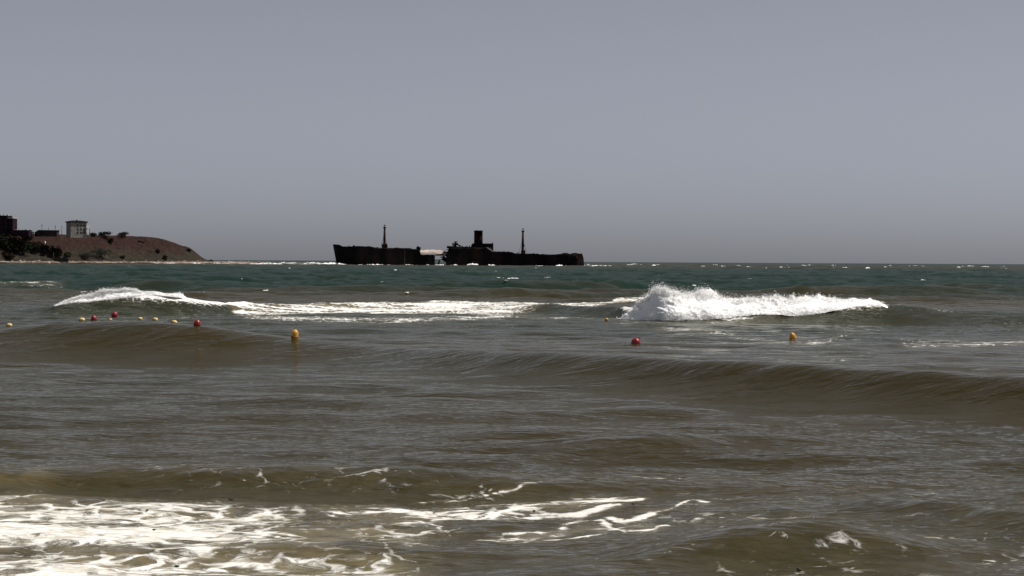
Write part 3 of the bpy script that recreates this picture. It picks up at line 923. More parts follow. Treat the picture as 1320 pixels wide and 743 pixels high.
# engine casing and funnel
mb = MB()
sbox(mb, 608.5, 314.2, 634.5, 319.2, -4.5, 4.5)
sbox(mb, 607.5, 316, 610, 319.2, -5, 5)
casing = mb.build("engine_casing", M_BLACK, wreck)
fx, fz = S(616.6, 316)
_, ft = S(616.6, 298.4)
mb = MB()
mb.lathe([(2.4, 0), (2.36, (ft - fz) * .5), (2.32, ft - fz - .25), (2.45, ft - fz - .25), (2.45, ft - fz), (2.1, ft - fz), (2.1, ft - fz - 1)], 28, (fx, 0, fz), 1.0, 1.35)
fun = mb.build("funnel", M_FUNNEL, wreck, smooth=True)
mb = MB()
jag = [(fx + 2.38 * math.cos(a_), 3.2 * math.sin(a_)) for a_ in np.linspace(0, 2 * math.pi, 25)[:-1]]
mb.add([(x_, y_, ft - .3) for x_, y_ in jag] + [(x_, y_, ft + .1 + .45 * abs(math.sin(i_ * 2.3))) for i_, (x_, y_) in enumerate(jag)], [(i_, (i_ + 1) % 24, 24 + (i_ + 1) % 24, 24 + i_) for i_ in range(24)])
mb.build("ragged_rim", M_BLACK, fun)
# tangle of wreckage on the house
mb = MB()
for (x0, y0, x1, y1, ya, yb, ang) in ((583.4, 313.4, 585, 318.2, -3, -2, -14), (586, 311, 589, 318, -2, 1, 18), (590.5, 313.5, 592, 318, -4, -3, -28), (584, 314.6, 590.6, 316, -3, 0, 14), (592.5, 316, 594, 318.4, -3, -2, 0), (585, 312.6, 590, 314, -1, 2, 30)):
    a, za = S(x0, y1); b, zb = S(x1, y0)
    if len(mb.v) >= 8:
        mb.build("twisted_frame", M_BLACK, wreck); mb = MB()
    mb.box(a, b, ya, yb, za, zb, rot=Matrix.Rotation(R(ang), 3, 'Y'))
tg = mb.build("wreckage", M_BLACK, wreck)
mb = MB()
a, za = S(586.6, 314.4); b, zb = S(593.5, 313.4)
mb.box(a, b, -4.5, 1, za, zb, rot=Matrix.Rotation(R(40), 3, 'Y'))
mb.build("fallen_plate", M_PALE, tg)
# after end of the house: slanting ramp and box platform
mb = MB()
p = [S(627, 319.2), S(629.4, 319.4), S(636.4, 324.2), S(634.4, 324.5)]
mb.prism([(u, v) for u, v in p], -8.6, 4)
mb.build("slanting_plate", M_PALE, wreck)  # bright sunlit diagonal, painted by the pale colour
mb = MB()
sbox(mb, 629.8, 314.6, 636, 323.6, -4, 4); sbox(mb, 633.8, 313.2, 635.6, 314.8, -1.2, 1.2)
mb.build("gun_platform", M_RUST_BROWN, wreck)


def mast(px, y_top, y_base, cx0, cx1, cy0, name, housing):
    x, zt = S(px, y_top); _, zb = S(px, y_base)
    m = MB()
    m.tube([(x, 0, zb), (x + .05, 0, zb + (zt - zb) * .6), (x + .1, 0, zt)], [.72, .62, .5], 10)
    mo = m.build(name, M_RUST_BROWN, wreck, smooth=True)
    t = MB()
    t.lathe([(.3, -.5), (.85, -.35), (.85, .25), (.5, .3), (.2, .35), (.2, 1.0), (.6, 1.05), (.6, 1.35), (.1, 1.5)], 12, (x + .1, 0, zt))
    t.build("mast_top", M_RUST_BROWN, mo)
    h = MB()
    for (x0, y0, x1, y1, ya, yb) in housing:
        sbox(h, x0, y0, x1, y1, ya, yb)
    h.build("mast_house", M_RUST_BROWN, mo, bevel=.35)
    for dx, y0 in ((-.9, .6), (.9, .4)):
        w = MB()
        w.tube([(x + dx * .4, -.8, zb + (zt - zb) * .55), (x + dx * 2.4, -1.5, zb + .2)], .07, 5)
        w.build("stay", M_BLACK, mo)


mast(495.6, 293.4, 320.6, 0, 0, 0, "fore_mast", [(492.4, 314.8, 499.2, 320.4, -3, 3), (493.4, 313.8, 498.2, 315.2, -2, 2)])
mast(673.9, 298.2, 327.4, 0, 0, 0, "main_mast", [(671.6, 322.6, 677.2, 327.6, -3, 3), (673.6, 315.8, 676.0, 318.2, -.8, .8), (674, 318, 675.4, 322.8, -.9, .9)])
mb = MB()                                            # winches, bollards and stumps on the decks
for (x0, y0, x1, y1) in ((536.8, 318.6, 542.2, 323.4), (538, 317.6, 540, 319), (455.2, 316.4, 457.4, 318.6), (448.5, 317, 449.5, 318.5), (451, 317.2, 452, 318.5), (485.5, 318.8, 488, 320.2), (667, 325.4, 668.4, 327.6), (687, 326.6, 689, 327.8), (682, 327, 684, 327.6)):
    a, za = S(x0, y1); b, zb = S(x1, y0)
    mb = MB()
    mb.box(a, b, -2, 0.5, za, zb, rot=Matrix.Rotation(R(rs.uniform(-9, 9)), 3, 'Y'))
    mb.build("winch" if b - a > .7 else "bollard", M_BLACK, wreck, bevel=.15)
mb = MB()                                            # ragged stern bulwark
up = []
for k in range(17):
    px = 722 + k * 1.75
    up.append(S(px, 327.6 - abs(math.sin(k * 2.7)) * 1.4))
mb.prism([S(722, 329.6)] + up + [S(750, 329.6)], -5.4, -5.0)
mb.build("stern_bulwark", M_RUST_BROWN, wreck)
hx, hz_ = S(522.5, 323)
mb = MB()
sbox(mb, 522.2, 322.5, 523.4, 341, -8.75, -8.5)
mb.build("rubbing_strake", simple_mat("grey_strake", (.02, .018, .02), (.06, .05, .05), .4, .8), wreck)
mb = MB()                                            # rusted patches low on the side: curled plate
for (x0, y0, x1, y1) in ((607, 336, 616, 338.4), (628, 335.5, 640, 338), (655, 327.6, 664, 332), (742, 329, 746, 333), (746.6, 328.5, 750.4, 336), (738, 328.6, 741, 331)):
    mb = MB()
    sbox(mb, x0, y0, x1, y1, -8.72 if x0 < 735 else -7.6, -8.5 if x0 < 735 else -5.0)
    mb.build("doubler_plate", M_RUST if x0 < 735 else M_RUST_BROWN, wreck)

# ------------------------------------------------------------------ headland and beach
RIDGE_PX = [-700, -300, -60, 0, 17, 50, 80, 110, 150, 180, 200, 215, 225, 232, 243, 250, 258, 264, 270, 276]
RIDGE_PY = [296, 297, 297.5, 298, 300, 302, 302.6, 303, 304, 305, 306.5, 310, 313, 316, 319, 323.5, 330, 334, 336.2, 336.6]


def shore_y(x):
    return 1195 + np.clip((x + 318) / 133.0, -3, 1.15) * 165 + 5 * gn(x / 23.0, x * 0, 5) + 2 * gn(x / 7.0, x * 0, 6)


_rx = []; _rz = []
for p_, y_ in zip(RIDGE_PX, RIDGE_PY):
    D0 = 1240.0
    for _ in range(6):
        D0 = float(shore_y(np.array([(p_ - 660) / F * D0]))[0]) + 46
    w_ = at(p_, y_, D0)
    _rx.append(w_.x); _rz.append(w_.z)


def land_z(x, y):
    d = y - shore_y(x)
    back = np.maximum(0, d - 46)
    xe = x + 0.34 * back
    H = interp_smooth(xe, _rx, _rz)
    H = np.where(xe > _rx[-1], -2.0, np.maximum(H, -2))
    t = np.clip((d - 9) / 37.0, 0, 1)
    prof = np.interp(t, [0, .12, .35, .5, .8, .93, 1.0], [0, .13, .30, .46, .80, .965, 1.0])
    base = 1.0
    z = np.where(d < 9, -0.6 + np.clip(d / 9, -1.5, 1) * 1.6, base + (np.maximum(H, base) - base) * prof)
    rough = 0.85 * sstep(9, 20, d) * np.clip(H / 8, 0, 1)
    z = z + rough * (1.0 - 0.75 * sstep(40, 46, d)) * (0.9 * gn(x / 9, y / 7, 3) + 0.5 * gn(x / 3.2, y / 3, 4) + 0.25 * gn(x / 1.2, y / 1.4, 9))
    z = np.where((H < 0.6) & (d > 9), np.minimum(z, H + 0.3 * gn(x / 2, y / 2, 12)), z)
    return z


def land_material():
    m, nt, b = mat_new("bare_headland_soil")
    L = nt.links.new
    b.inputs['Roughness'].default_value = 0.95; b.inputs['Specular IOR Level'].default_value = 0.1
    tc = N(nt, 'ShaderNodeTexCoord')
    n1 = N(nt, 'ShaderNodeTexNoise', Scale=0.05, Detail=8.0, Roughness=0.65)
    n2 = N(nt, 'ShaderNodeTexNoise', Scale=0.35, Detail=6.0, Roughness=0.7)
    sx = N(nt, 'ShaderNodeSeparateXYZ')
    L(tc.outputs['Object'], n1.inputs['Vector']); L(tc.outputs['Object'], n2.inputs['Vector']); L(tc.outputs['Object'], sx.inputs[0])
    c1 = N(nt, 'ShaderNodeValToRGB'); c1.color_ramp.elements[0].position = .35; c1.color_ramp.elements[1].position = .65
    c1.color_ramp.elements[0].color = (.017, .009, .0078, 1); c1.color_ramp.elements[1].color = (.040, .0215, .0172, 1)
    c2 = N(nt, 'ShaderNodeValToRGB'); c2.color_ramp.elements[0].position = .35; c2.color_ramp.elements[1].position = .68
    c2.color_ramp.elements[0].color = (.014, .0125, .009, 1); c2.color_ramp.elements[1].color = (.046, .038, .027, 1)
    L(n2.outputs[0], c1.inputs[0]); L(n2.outputs[0], c2.inputs[0])
    # dry grass on the lower slopes, bare red earth above
    a = N(nt, 'ShaderNodeMath', operation='MULTIPLY_ADD'); a.inputs[1].default_value = 16.0
    L(n1.outputs[0], a.inputs[0]); L(sx.outputs['Z'], a.inputs[2])
    mr = N(nt, 'ShaderNodeMapRange'); mr.inputs[1].default_value = 13.0; mr.inputs[2].default_value = 19.0
    L(a.outputs[0], mr.inputs[0])
    mx = N(nt, 'ShaderNodeMix'); mx.data_type = 'RGBA'
    L(mr.outputs[0], mx.inputs[0]); L(c2.outputs[0], mx.inputs[6]); L(c1.outputs[0], mx.inputs[7])
    L(mx.outputs[2], b.inputs['Base Color'])
    return m


gx = np.concatenate([np.linspace(-1100, -420, 70), np.linspace(-417, -150, 330)])
gd = np.concatenate([np.linspace(6, 60, 70), np.linspace(64, 700, 60)])
Dg, X = np.meshgrid(gd, gx, indexing='ij')
Y = shore_y(X) + Dg
np_mesh("headland", np.stack([X, Y, land_z(X, Y)], -1).reshape(-1, 3), grid_quads(*X.shape), land_material())['kind'] = 'structure'
gd = np.linspace(-8, 10.5, 24)
Dg, X = np.meshgrid(gd, gx, indexing='ij')
Y = shore_y(X) + Dg
fade = np.interp(X, [-190, -172, -160], [0, 0, -1.2])
np_mesh("beach", np.stack([X, Y, -0.6 + Dg / 9 * 1.6 + fade + 0.12 + 0.15 * gn(X / 3, Y / 2, 7)], -1).reshape(-1, 3), grid_quads(*X.shape),
        simple_mat("pale_shingle", (.13, .085, .07), (.36, .29, .25), .25, .9, .2))['kind'] = 'structure'
# pale rocks along the foot of the slope
mb = MB(); rk = random.Random(9)
for k in range(420):
    x = rk.uniform(-470, -168); d = rk.uniform(3, 13)
    y = float(shore_y(np.array([x]))[0]) + d
    r = rk.uniform(.3, 1.0)
    z = -0.6 + d / 9 * 1.6 + (np.interp(x, [-190, -172, -160], [0, 0, -1.0]))
    n = 6
    vs = []; fs = []
    for i, (rr, zz) in enumerate(((1, -.4), (1.05, .2), (.6, .75))):
        vs += [(x + r * rr * rk.uniform(.7, 1.2) * math.cos(j * 2 * math.pi / n), y + r * rr * rk.uniform(.7, 1.2) * math.sin(j * 2 * math.pi / n), z + r * zz * rk.uniform(.8, 1.1)) for j in range(n)]
    fs = [(i * n + j, i * n + (j + 1) % n, (i + 1) * n + (j + 1) % n, (i + 1) * n + j) for i in range(2) for j in range(n)] + [tuple(range(2 * n, 3 * n))]
    mb.add(vs, fs)
o = mb.build("beach_rocks", simple_mat("pink_grey_rock", (.16, .10, .085), (.42, .34, .30), .3, .9, .2)); o['kind'] = 'stuff'
it = []
for k in range(90):
    x = rk.uniform(-480, -175) if k < 70 else rk.uniform(-250, -168)
    y = float(shore_y(np.array([x]))[0]) - rk.uniform(-1, 9)
    it.append((x, y, rk.uniform(4, 16), rk.uniform(.3, .75), 3))
surf_patches("shore_surf", it, 12)

# ---- vegetation
M_LEAF_DARK = simple_mat("dark_leaves", (.008, .011, .008), (.030, .034, .020), .6, .9, .1)
M_LEAF_OLIVE = simple_mat("olive_leaves", (.016, .019, .010), (.055, .055, .030), .6, .9, .1)
M_LEAF_GREY = simple_mat("grey_green_leaves", (.02, .022, .017), (.06, .06, .048), .6, .9, .1)
M_LEAF_BROWN = simple_mat("brown_leaves", (.014, .010, .008), (.045, .032, .022), .6, .9, .1)
M_BARK = simple_mat("bark", (.03, .022, .016), (.06, .045, .035), 1.0, .9, .1)


def ground(px, py):
    """Where the line of sight through a pixel meets the land."""
    for D in np.arange(1150, 1900, 1.0):
        p = at(px, py, D)
        if p.z <= float(land_z(np.array([p.x]), np.array([p.y]))[0]):
            return p
    D = float(shore_y(np.array([(px - 660) / F * 1240]))[0]) + 50
    p = at(px, py, D); p.z = float(land_z(np.array([p.x]), np.array([p.y]))[0])
    return p


def shrub(name, px, yb, w, h, mat, label, cat, group, seed, leaf=.55, n=420, trunk=True):
    """w, h in photo pixels; foot at px,yb."""
    g = ground(px, yb)
    s = g.y / F
    W, H = w * s, h * s
    rng = np.random.default_rng(seed)
    root = empty(name, g - Vector((0, 0, .3)))
    tag(root, label, cat, group)
    k = 5 + seed % 4
    cl = np.stack([rng.uniform(-.36, .36, k) * W, rng.uniform(-.3, .3, k) * W, rng.uniform(.30, .74, k) * H], -1)
    cr = rng.uniform(.36, .52, k)
    ci = rng.integers(0, k, n)
    d = rng.normal(size=(n, 3)); d /= np.linalg.norm(d, axis=1, keepdims=True)
    r = rng.random(n) ** .4
    C = cl[ci] + d * (r * cr[ci])[:, None] * np.array([W, W, H]) * .75
    C[:, 2] = np.clip(C[:, 2], .1, H * 1.05)
    a = rng.normal(size=(n, 3)); a /= np.linalg.norm(a, axis=1, keepdims=True)
    b = np.cross(a, rng.normal(size=(n, 3))); b /= np.linalg.norm(b, axis=1, keepdims=True)
    sz = rng.uniform(.5, 1.2, n)[:, None] * leaf
    V = np.stack([C - a * sz, C + b * sz * .7, C + a * sz, C - b * sz * .7], 1).reshape(-1, 3)
    np_mesh("crown", V, np.arange(4 * n).reshape(-1, 4), mat, root, smooth=False)
    m = MB()
    for j in range(min(k, 4)):
        c = cl[j]
        m.tube([(c[0] * .1, c[1] * .1, -.4), (c[0] * .5, c[1] * .5, c[2] * .5), tuple(c)], [.22, .14, .05], 6)
    m.build("trunk", M_BARK, root, smooth=True)
    return root


TG = "dark trees in the gully at the left edge"
for i, (px, yb, w, h, mt, lb) in enumerate([
        (3, 322, 22, 22, M_LEAF_DARK, "dark tree cut by the left edge, below the dark block of flats"),
        (17, 327, 20, 20, M_LEAF_DARK, "dark tree low in the gully, left of the olive tree"),
        (21, 317, 13, 14, M_LEAF_OLIVE, "olive green tree standing among the dark trees at the left edge"),
        (30, 328, 18, 24, M_LEAF_DARK, "broad dark tree right of the olive tree in the gully"),
        (34, 310, 16, 13, M_LEAF_DARK, "dark tree at the top of the gully under the low dark terrace"),
        (43, 324, 16, 15, M_LEAF_DARK, "dark tree between the broad gully tree and the white cabin"),
        (56, 326, 11, 12, M_LEAF_DARK, "dark tree directly below the small white cabin"),
        (73, 330.5, 17, 15, M_LEAF_DARK, "near black round tree standing alone right of the white cabin"),
        (10, 333, 16, 9, M_LEAF_BROWN, "brown bush near the beach at the left edge")]):
    shrub("tree", px, yb, w, h, mt, lb, "tree", TG, 30 + i, leaf=.55, n=900)
SG = "bushes on the headland"
for i, (px, yb, w, h, mt, lb) in enumerate([
        (135, 304.5, 15, 7, M_LEAF_DARK, "dark rounded bush on the skyline, first one right of the pale house"),
        (156, 305.4, 15, 7.5, M_LEAF_BROWN, "dark rounded bush on the skyline, second one right of the pale house"),
        (119, 303.8, 10, 4.2, M_LEAF_OLIVE, "low olive hedge on the skyline against the pale house"),
        (104, 304, 12, 5, M_LEAF_BROWN, "brown scrub growing against the front wall of the pale house"),
        (142, 313.5, 8, 7, M_LEAF_BROWN, "dark bush high on the red slope below the skyline bushes"),
        (132, 332, 22, 13, M_LEAF_GREY, "largest grey green bush low on the slope"),
        (108, 333, 18, 10, M_LEAF_GREY, "grey green bush low on the slope, left of the largest grey one"),
        (88, 332, 12, 9, M_LEAF_OLIVE, "olive bush beside the near black round tree"),
        (202, 326, 7, 5, M_LEAF_BROWN, "small brown bush halfway down the right part of the slope"),
        (212, 334.5, 7, 5.5, M_LEAF_BROWN, "small brown bush at the foot of the slope towards the point"),
        (243, 323.5, 6.5, 4, M_LEAF_DARK, "lone dark bush on the falling skyline near the point"),
        (272, 336.8, 4, 2.2, M_LEAF_DARK, "tiny dark bush at the very tip of the point"),
        (158, 333, 6, 4, M_LEAF_BROWN, "small brown bush low on the slope right of the largest grey bush"),
        (181, 312.5, 8, 2.6, M_LEAF_BROWN, "flat brown scrub just under the skyline near the shoulder of the slope")]):
    shrub("bush", px, yb, w, h, mt, lb, "bush", SG, 60 + i, leaf=.40, n=620)

# ---- buildings
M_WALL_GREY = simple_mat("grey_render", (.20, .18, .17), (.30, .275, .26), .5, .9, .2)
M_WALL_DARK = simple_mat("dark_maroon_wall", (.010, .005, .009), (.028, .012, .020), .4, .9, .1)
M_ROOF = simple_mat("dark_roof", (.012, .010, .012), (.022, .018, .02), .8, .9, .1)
M_WHITE = simple_mat("white_paint", (.72, .70, .68), (.82, .81, .79), .5, .7, .3)
M_PANE, nt_, b_ = mat_new("window_glass")
b_.inputs['Base Color'].default_value = (.01, .01, .012, 1); b_.inputs['Roughness'].default_value = .35; b_.inputs['Specular IOR Level'].default_value = .2
M_CONC = simple_mat("concrete", (.28, .26, .25), (.40, .38, .36), .6, .9, .2)


def frame_at(px, py, D):
    p = at(px, py, D)
    return p, D / F


# pale hip-roofed house
D = 1262.0
p, s = frame_at(101.5, 304.5, D)
house = empty("house", p, R(30))
tag(house, "pale grey three storey house with a dark hipped roof, alone on the skyline", "house")
W, H_, DP = 21.5 * s, 17.8 * s, 9 * s
mb = MB(); mb.box(-W / 2, W / 2, 0, DP * 2, -1, H_)
wall = mb.build("wall", M_WALL_GREY, house)
mb = MB()
e = .55
V = [(-W / 2 - e, -e, H_ - .15), (W / 2 + e, -e, H_ - .15), (W / 2 + e, DP * 2 + e, H_ - .15), (-W / 2 - e, DP * 2 + e, H_ - .15),
     (-W / 2 - e, -e, H_ + .45), (W / 2 + e, -e, H_ + .45), (W / 2 + e, DP * 2 + e, H_ + .45), (-W / 2 - e, DP * 2 + e, H_ + .45),
     (-W / 2 + 2.2, DP, H_ + 1.1), (W / 2 - 2.2, DP, H_ + 1.1)]
mb.add(V, [(0, 3, 2, 1), (0, 1, 5, 4), (1, 2, 6, 5), (2, 3, 7, 6), (3, 0, 4, 7), (4, 5, 9, 8), (5, 6, 9), (6, 7, 8, 9), (7, 4, 8)])
roof = mb.build("roof", M_ROOF, house)
mb = MB(); mb.box(-.3, .5, DP - .4, DP + .4, H_ + .9, H_ + 1.5)
mb.build("chimney", M_ROOF, roof)
for fx_ in (-.06, .14, .34):
    for fz_ in (.25, .50, .76):
        wx = fx_ * W
        mb = MB(); mb.box(wx - .55, wx + .55, -.09, .02, fz_ * H_ - .7, fz_ * H_ + .7)
        wnd = mb.build("window", M_CONC, house)
        mb = MB(); mb.box(wx - .42, wx + .42, -.13, -.07, fz_ * H_ - .58, fz_ * H_ + .58)
        mb.build("pane", M_PANE, wnd)
for fz_ in (.30, .64):
    mb = MB(); mb.box(W / 2 - .5, W / 2 + 1.15, -.9, -.02, fz_ * H_ - .35, fz_ * H_ + 1.1)
    mb.build("balcony", M_WHITE, house)
# dark block of flats at the left edge
D = 1245.0
p, s = frame_at(16, 297.5, D)
flats = empty("block_of_flats", p)
tag(flats, "dark maroon flat-roofed block of flats cut off by the left edge", "building")
Wf = 60 * s
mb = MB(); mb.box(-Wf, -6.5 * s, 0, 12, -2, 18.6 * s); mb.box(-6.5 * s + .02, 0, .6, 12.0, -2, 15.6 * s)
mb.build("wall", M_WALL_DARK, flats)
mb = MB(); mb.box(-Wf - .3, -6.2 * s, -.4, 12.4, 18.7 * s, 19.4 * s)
rf = mb.build("roof", M_ROOF, flats)
mb = MB(); mb.box(-7.4 * s, .3 * s, .1, 12.2, 15.7 * s, 16.9 * s)
mb.build("terrace_parapet", M_CONC, flats)
for xx in (-7.4, -12.2, -16.0, -21):
    mb = MB(); mb.box(xx * s - .45, xx * s + .45, 2, 3.2, 19.4 * s, 20.6 * s)
    mb.build("roof_unit", M_WHITE, rf)
for row in range(3):
    for c_ in range(7):
        x = -Wf + Wf * .12 + c_ * Wf * .125
        if x > -7.5 * s: continue
        z = 1.2 + row * 2.6
        mb = MB(); mb.box(x - .7, x + .7, -.08, .03, z, z + 1.5)
        wnd = mb.build("window", M_WALL_DARK, flats)
        mb = MB(); mb.box(x - .55, x + .55, -.12, -.06, z + .12, z + 1.38)
        mb.build("pane", M_PANE, wnd)
for z in (1.0, 3.5, 6.0):
    mb = MB(); mb.box(-5.6 * s, -.3 * s, -.5, .58, z - .12, z + .03)
    bal = mb.build("balcony", M_BLACK, flats)
    mb = MB(); mb.box(-4.6 * s, -2.6 * s, .5, .59, z + .4, z + 1.7)
    mb.build("balcony_door", M_PANE, bal)
# low dark terrace below it
p, s = frame_at(27, 301.4, 1243.0)
ter = empty("terrace_building", p)
tag(ter, "long low dark terrace with white sunlit parapet between the flats and the shed", "building")
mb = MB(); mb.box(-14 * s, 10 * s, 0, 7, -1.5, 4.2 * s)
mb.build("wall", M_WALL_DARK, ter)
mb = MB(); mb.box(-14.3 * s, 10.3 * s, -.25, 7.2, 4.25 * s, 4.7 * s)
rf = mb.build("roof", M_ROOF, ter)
for x0, x1 in ((-9, -5), (-3.6, -1.5), (4.5, 8.4)):
    mb = MB(); mb.box(x0 * s, x1 * s, -.1, 1.2, 4.72 * s, 5.35 * s)
    mb.build("parapet", M_WHITE, rf)
for k in range(5):
    mb = MB(); mb.box((-11.5 + 4.3 * k) * s, (-9.2 + 4.3 * k) * s, -.07, .03, .3, 1.35)
    mb.build("window", M_PANE, ter)
# long shed
p, s = frame_at(60, 303, 1258.0)
shed = empty("shed", p)
tag(shed, "long low shed with a dark flat roof left of the pale house", "shed")
mb = MB(); mb.box(-12 * s, 13.5 * s, 0, 6, -1, 5 * s)
mb.build("wall", simple_mat("dull_brown_wall", (.03, .022, .024), (.06, .048, .05), .5, .9, .1), shed)
mb = MB(); mb.prism([(-12.6 * s, 5 * s + .02), (14.2 * s, 5 * s + .02), (14.2 * s, 6.0 * s), (-10.4 * s, 6.3 * s)], -.4, 6.4)
mb.build("roof", M_ROOF, shed)
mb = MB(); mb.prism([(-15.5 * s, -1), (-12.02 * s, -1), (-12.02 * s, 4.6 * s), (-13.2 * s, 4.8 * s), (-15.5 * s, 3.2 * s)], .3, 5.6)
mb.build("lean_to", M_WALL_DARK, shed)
for k in range(4):
    mb = MB(); mb.box((-9 + 5.6 * k) * s, (-7 + 5.6 * k) * s, -.06, .03, 1.0 * s, 3.2 * s)
    mb.build("window", M_PANE, shed)
# small white cabin on the slope
g = ground(57, 314.6); s = g.y / F
cab = empty("cabin", g)
tag(cab, "tiny white cabin among the dark trees on the slope, below the shed", "cabin")
mb = MB(); mb.prism([(-1.1 * s, -.6), (1.1 * s, -.6), (1.2 * s, 2.0 * s), (.7 * s, 3.2 * s), (-1.2 * s, 1.4 * s)], 0, 2.0)
mb.build("wall", M_WHITE, cab)
mb = MB(); mb.box(-.3, .3, -.06, .02, -.3, .8)
mb.build("door", M_PANE, cab)
for px, yb, w, h, nm, lb in ((78, 332.6, 4.2, 1.7, "hut", "low pale hut on the beach bank right of the near black round tree"), (49.5, 328.2, 2.6, 1.6, "hut", "tiny pale hut at the foot of the gully trees"),
                             (26, 326.8, 4.0, 1.6, "hut", "pale hut roof half hidden in the gully trees")):
    g = ground(px, yb); s = g.y / F
    r_ = empty(nm, g); tag(r_, lb, "hut", "small huts below the slope")
    mb = MB(); mb.box(-w / 2 * s, w / 2 * s, -.4, 1.8, -.6, h * s * .7)
    mb.build("wall", M_CONC, r_)
    mb = MB(); mb.prism([(-w / 2 * s - .15, h * s * .7), (w / 2 * s + .15, h * s * .7), (w / 2 * s * .8, h * s), (-w / 2 * s * .8, h * s)], -.7, 2.0)
    mb.build("roof", M_CONC, r_)
# posts on the skyline
for px, y0, y1, lb, arm in ((54, 290.6, 302, "thin dark pole behind the left end of the shed", True), (62.6, 293.4, 302, "short thin pole behind the middle of the shed", False), (71.2, 292.2, 302, "pole with a round lamp head behind the right end of the shed", True),
                            (79.6, 291, 303, "thin dark pole between the shed and the pale house", False), (115.6, 290.6, 303.4, "thick grey pole just right of the pale house", False)):
    p, s = frame_at(px, y1, 1256.0 if px < 80 else 1262)
    p.z -= .5
    r_ = empty("pole", p); tag(r_, lb, "pole", "poles on the headland skyline")
    h = (y1 - y0) * s + .5
    mb = MB(); mb.tube([(0, 0, 0), (0, 0, h)], [.14, .09] if px != 115.6 else [.3, .24], 8)
    mb.build("post", M_BLACK if px != 115.6 else M_CONC, r_, smooth=True)
    if arm:
        mb = MB(); mb.lathe([(.05, -.35), (.3, -.3), (.34, 0), (.2, .25), (.05, .3)], 10, (0, 0, h))
        mb.build("lamp_head", M_BLACK, r_, smooth=True)
g = ground(69, 335); s = g.y / F
r_ = empty("pole", g); tag(r_, "pale wooden pole with a crossbar standing above the beach rocks", "pole", "poles on the headland skyline")
mb = MB(); mb.tube([(0, 0, -.4), (0, 0, 9.5 * s)], [.24, .16], 8)
mb.build("post", simple_mat("weathered_wood", (.2, .16, .12), (.34, .27, .2), 1, .9, .1), r_)
mb = MB(); mb.box(-.9, .9, -.1, .1, 6.2 * s, 6.8 * s)
mb.build("crossbar", M_BARK, r_)

# ------------------------------------------------------------------ buoys
def plastic(name, c1, c2, rough=.32):
    m, nt, b = mat_new(name)
    tc = N(nt, 'ShaderNodeTexCoord'); nz = N(nt, 'ShaderNodeTexNoise', Scale=9.0, Detail=6.0, Roughness=.7)
    cr = N(nt, 'ShaderNodeValToRGB'); cr.color_ramp.elements[0].position = .38; cr.color_ramp.elements[1].position = .66
    cr.color_ramp.elements[0].color = (*c1, 1); cr.color_ramp.elements[1].color = (*c2, 1)
    nt.links.new(tc.outputs['Object'], nz.inputs['Vector']); nt.links.new(nz.outputs[0], cr.inputs[0]); nt.links.new(cr.outputs[0], b.inputs['Base Color'])
    b.inputs['Roughness'].default_value = rough
    return m


M_RED = plastic("red_plastic", (.15, .008, .012), (.36, .020, .026))
M_YEL = plastic("yellow_plastic", (.40, .17, .015), (.74, .42, .04))
M_YPALE = plastic("pale_yellow_plastic", (.70, .45, .14), (.85, .68, .32))
M_COLL = plastic("dark_orange_collar", (.20, .05, .01), (.32, .09, .02), .5)
M_ROPE = simple_mat("wet_rope", (.10, .08, .06), (.2, .17, .13), 6, .9, .2)

BG = "swimming area buoys"


def buoy(px, py_water, w, h, mat, label, tilt=0.0, style='pear', sink=.18, roll=0.0):
    """w, h in photo pixels above water."""
    g = on_sea(px, py_water)
    s = g.y / F
    Wd, Hh = w * s, h * s / (1 - sink) / 1.14
    root = empty("buoy", (g.x, g.y + Wd * .45, g.z - Hh * sink))
    root.rotation_euler = (R(roll), R(tilt), R(25))
    tag(root, label, "buoy", BG)
    rr = Wd / 2
    m = MB()
    if style == 'pear':
        prof = [(rr * .15, 0), (rr * .55, Hh * .04), (rr * .86, Hh * .16), (rr * 1.0, Hh * .36), (rr * .98, Hh * .52), (rr * .84, Hh * .70), (rr * .56, Hh * .86), (rr * .30, Hh * .95)]
    elif style == 'ball':
        prof = [(rr * math.sin(math.pi * k / 16) + .001, Hh * .5 * (1 - math.cos(math.pi * k / 16))) for k in range(1, 16)]
    elif style == 'drum':
        prof = [(rr * .55, 0), (rr * .9, Hh * .10), (rr * 1.0, Hh * .28), (rr * 1.0, Hh * .62), (rr * .86, Hh * .82), (rr * .5, Hh * .96)]
    m.lathe(prof, 28)
    body = m.build("body", mat, root, smooth=True)
    n = MB()
    zt = prof[-1][1]; rt = max(prof[-1][0], rr * .22)
    n.lathe([(rt * 1.02, -Hh * .03), (rt * .98, Hh * .01), (rt * .6, Hh * .03), (rt * .5, Hh * .06), (rt * .2, Hh * .07)], 18, (0, 0, zt))
    neck = n.build("neck", mat, root, smooth=True)
    e_ = MB()
    er = rt * .55
    e_.tube([(er * math.cos(a), 0, zt + Hh * .05 + er * (.5 + math.sin(a))) for a in np.linspace(-.4, math.pi + .4, 11)], er * .28, 7)
    e_.build("eyelet", M_ROPE, neck, smooth=True)
    if mat is M_YEL and h > 8:
        c = MB(); c.lathe([(rr * .96, Hh * .22), (rr * 1.07, Hh * .25), (rr * 1.07, Hh * .33), (rr * 1.0, Hh * .36)], 28)
        c.build("collar", M_COLL, root, smooth=True)
    return root


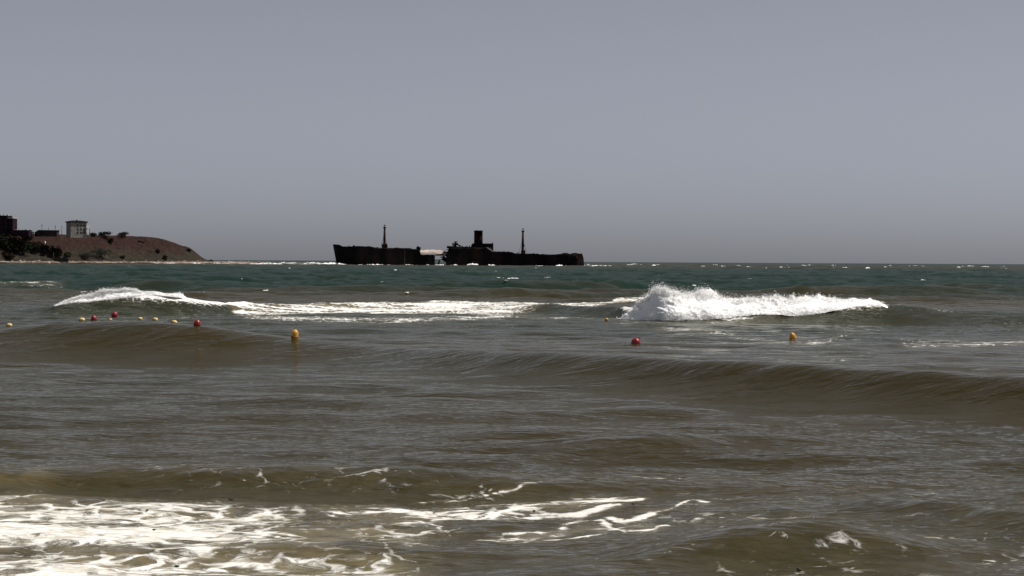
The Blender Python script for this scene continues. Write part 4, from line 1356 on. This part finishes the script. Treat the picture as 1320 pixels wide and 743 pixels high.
def rope_float(px, py, w, h, label, tilt):
    g = on_sea(px, py)
    s = g.y / F
    L_ = w * s; Hh = h * s
    root = empty("float", (g.x, g.y + Hh * .5, g.z + Hh * .22), R(8))
    tag(root, label, "float", "small floats on the buoy line")
    q = Matrix.Rotation(R(tilt), 4, 'Y') @ Matrix.Rotation(R(90), 4, 'Y')
    m = MB()
    m.lathe([(Hh * .14, -L_ / 2)] + [(Hh * .5 * math.sin(math.pi * k / 14) ** .75 + .01, -L_ / 2 * math.cos(math.pi * k / 14)) for k in range(1, 14)] + [(Hh * .14, L_ / 2)], 20)
    m.v = [tuple(q @ Vector(v)) for v in m.v]
    m.build("body", M_YPALE, root, smooth=True)
    for sg in (-1, 1):
        m = MB()
        m.tube([q @ Vector((0, 0, sg * L_ * .5)), q @ Vector((0, 0, sg * L_ * .62)) + Vector((0, 0, -.05)), q @ Vector((0, 0, sg * L_ * .8)) + Vector((0, 0, -.25))], .014, 6)
        m.build("rope", M_ROPE, root, smooth=True)


buoy(816.6, 443.2, 11.4, 9.6, M_RED, "dented red buoy tilted over in the water below the tallest breaker", tilt=38, style='drum', sink=.2, roll=12)
buoy(1023, 436.6, 9.2, 11.0, M_YEL, "yellow egg-shaped buoy leaning left in front of the tallest breaker's right half", tilt=-24, style='pear', roll=8)
buoy(380, 436.4, 9.4, 13.6, M_YEL, "tall yellow buoy with a dark orange collar, nearest of the yellow ones at the left", tilt=5, style='drum', sink=.12)
buoy(253.6, 420.0, 9.4, 9.6, M_RED, "dark red buoy at the right end of the row of small pale floats", tilt=14, style='pear')
buoy(147, 408.6, 8.2, 8.6, M_RED, "round red buoy below the low left breaker, farther right of the red pair", tilt=6, style='ball', roll=10)
buoy(121, 413.0, 8.0, 7.2, M_RED, "round red buoy half sunk below the low left breaker, farther left of the red pair", tilt=-6, style='ball', sink=.32)
buoy(782.5, 412.6, 4.6, 3.6, M_YEL, "small yellow buoy just left of the foot of the tallest breaker", tilt=10, style='ball', sink=.3)
for px, py, w, h, lb, tl in ((12, 419.4, 6.6, 4.4, "pale yellow float alone at the far left edge of the picture", 8), (105, 412.8, 7.0, 4.6, "pale yellow float just left of the half sunk red buoy", 10),
                             (142, 412.2, 4.2, 2.4, "tiny faded float between and below the two round red buoys", 0), (180.6, 411.2, 5.2, 3.6, "pale yellow float, first in the row right of the two round red buoys", 8),
                             (201, 412.2, 6.4, 4.2, "pale yellow float in the middle of the row of three", 12), (225, 415.6, 7.0, 4.4, "pale yellow float in the row next to the dark red buoy", 14)):
    rope_float(px, py, w, h, lb, tl)

# ------------------------------------------------------------------ drifting weed
M_WEED = simple_mat("wet_weed", (.006, .010, .003), (.03, .04, .008), 14, .5, .4)
rw = random.Random(21)
for px, py, ln, lb in ((299, 644.5, .11, "dark strip of seaweed floating at the top edge of the foam sheet"), (199.5, 683.5, .06, "small knot of green seaweed in the middle of the foam sheet"), (190, 658, .05, "small brown scrap of seaweed at the left in the foam sheet"),
                       (228, 731, .07, "dark scrap of seaweed near the bottom edge of the foam sheet"), (817, 651, .06, "dark scrap of seaweed beside the small foam curl right of the sheet"), (690, 660, .05, "small dark scrap of seaweed between the two torn foam strips"),
                       (1031, 736, .07, "black scrap of seaweed on the dark wave face at the lower right")):
    g = on_sea(px, py)
    m = MB()
    for j in range(5):
        a = rw.uniform(-.5, .5); l = ln * rw.uniform(.5, 1.0)
        l *= .75
        ps = [(t * l * math.cos(a) - l / 2, t * l * math.sin(a) + .02 * math.sin(t * 5 + j), .002 + .005 * math.sin(t * 3.1 + j) ** 2) for t in (0, .25, .5, .75, 1)]
        m.tube(ps, [.002, .005, .006, .004, .001], 5)
    o = m.build("seaweed", M_WEED, smooth=True)
    o.location = g + Vector((0, 0, .006))
    tag(o, lb, "seaweed", "scraps of weed in the shallows")
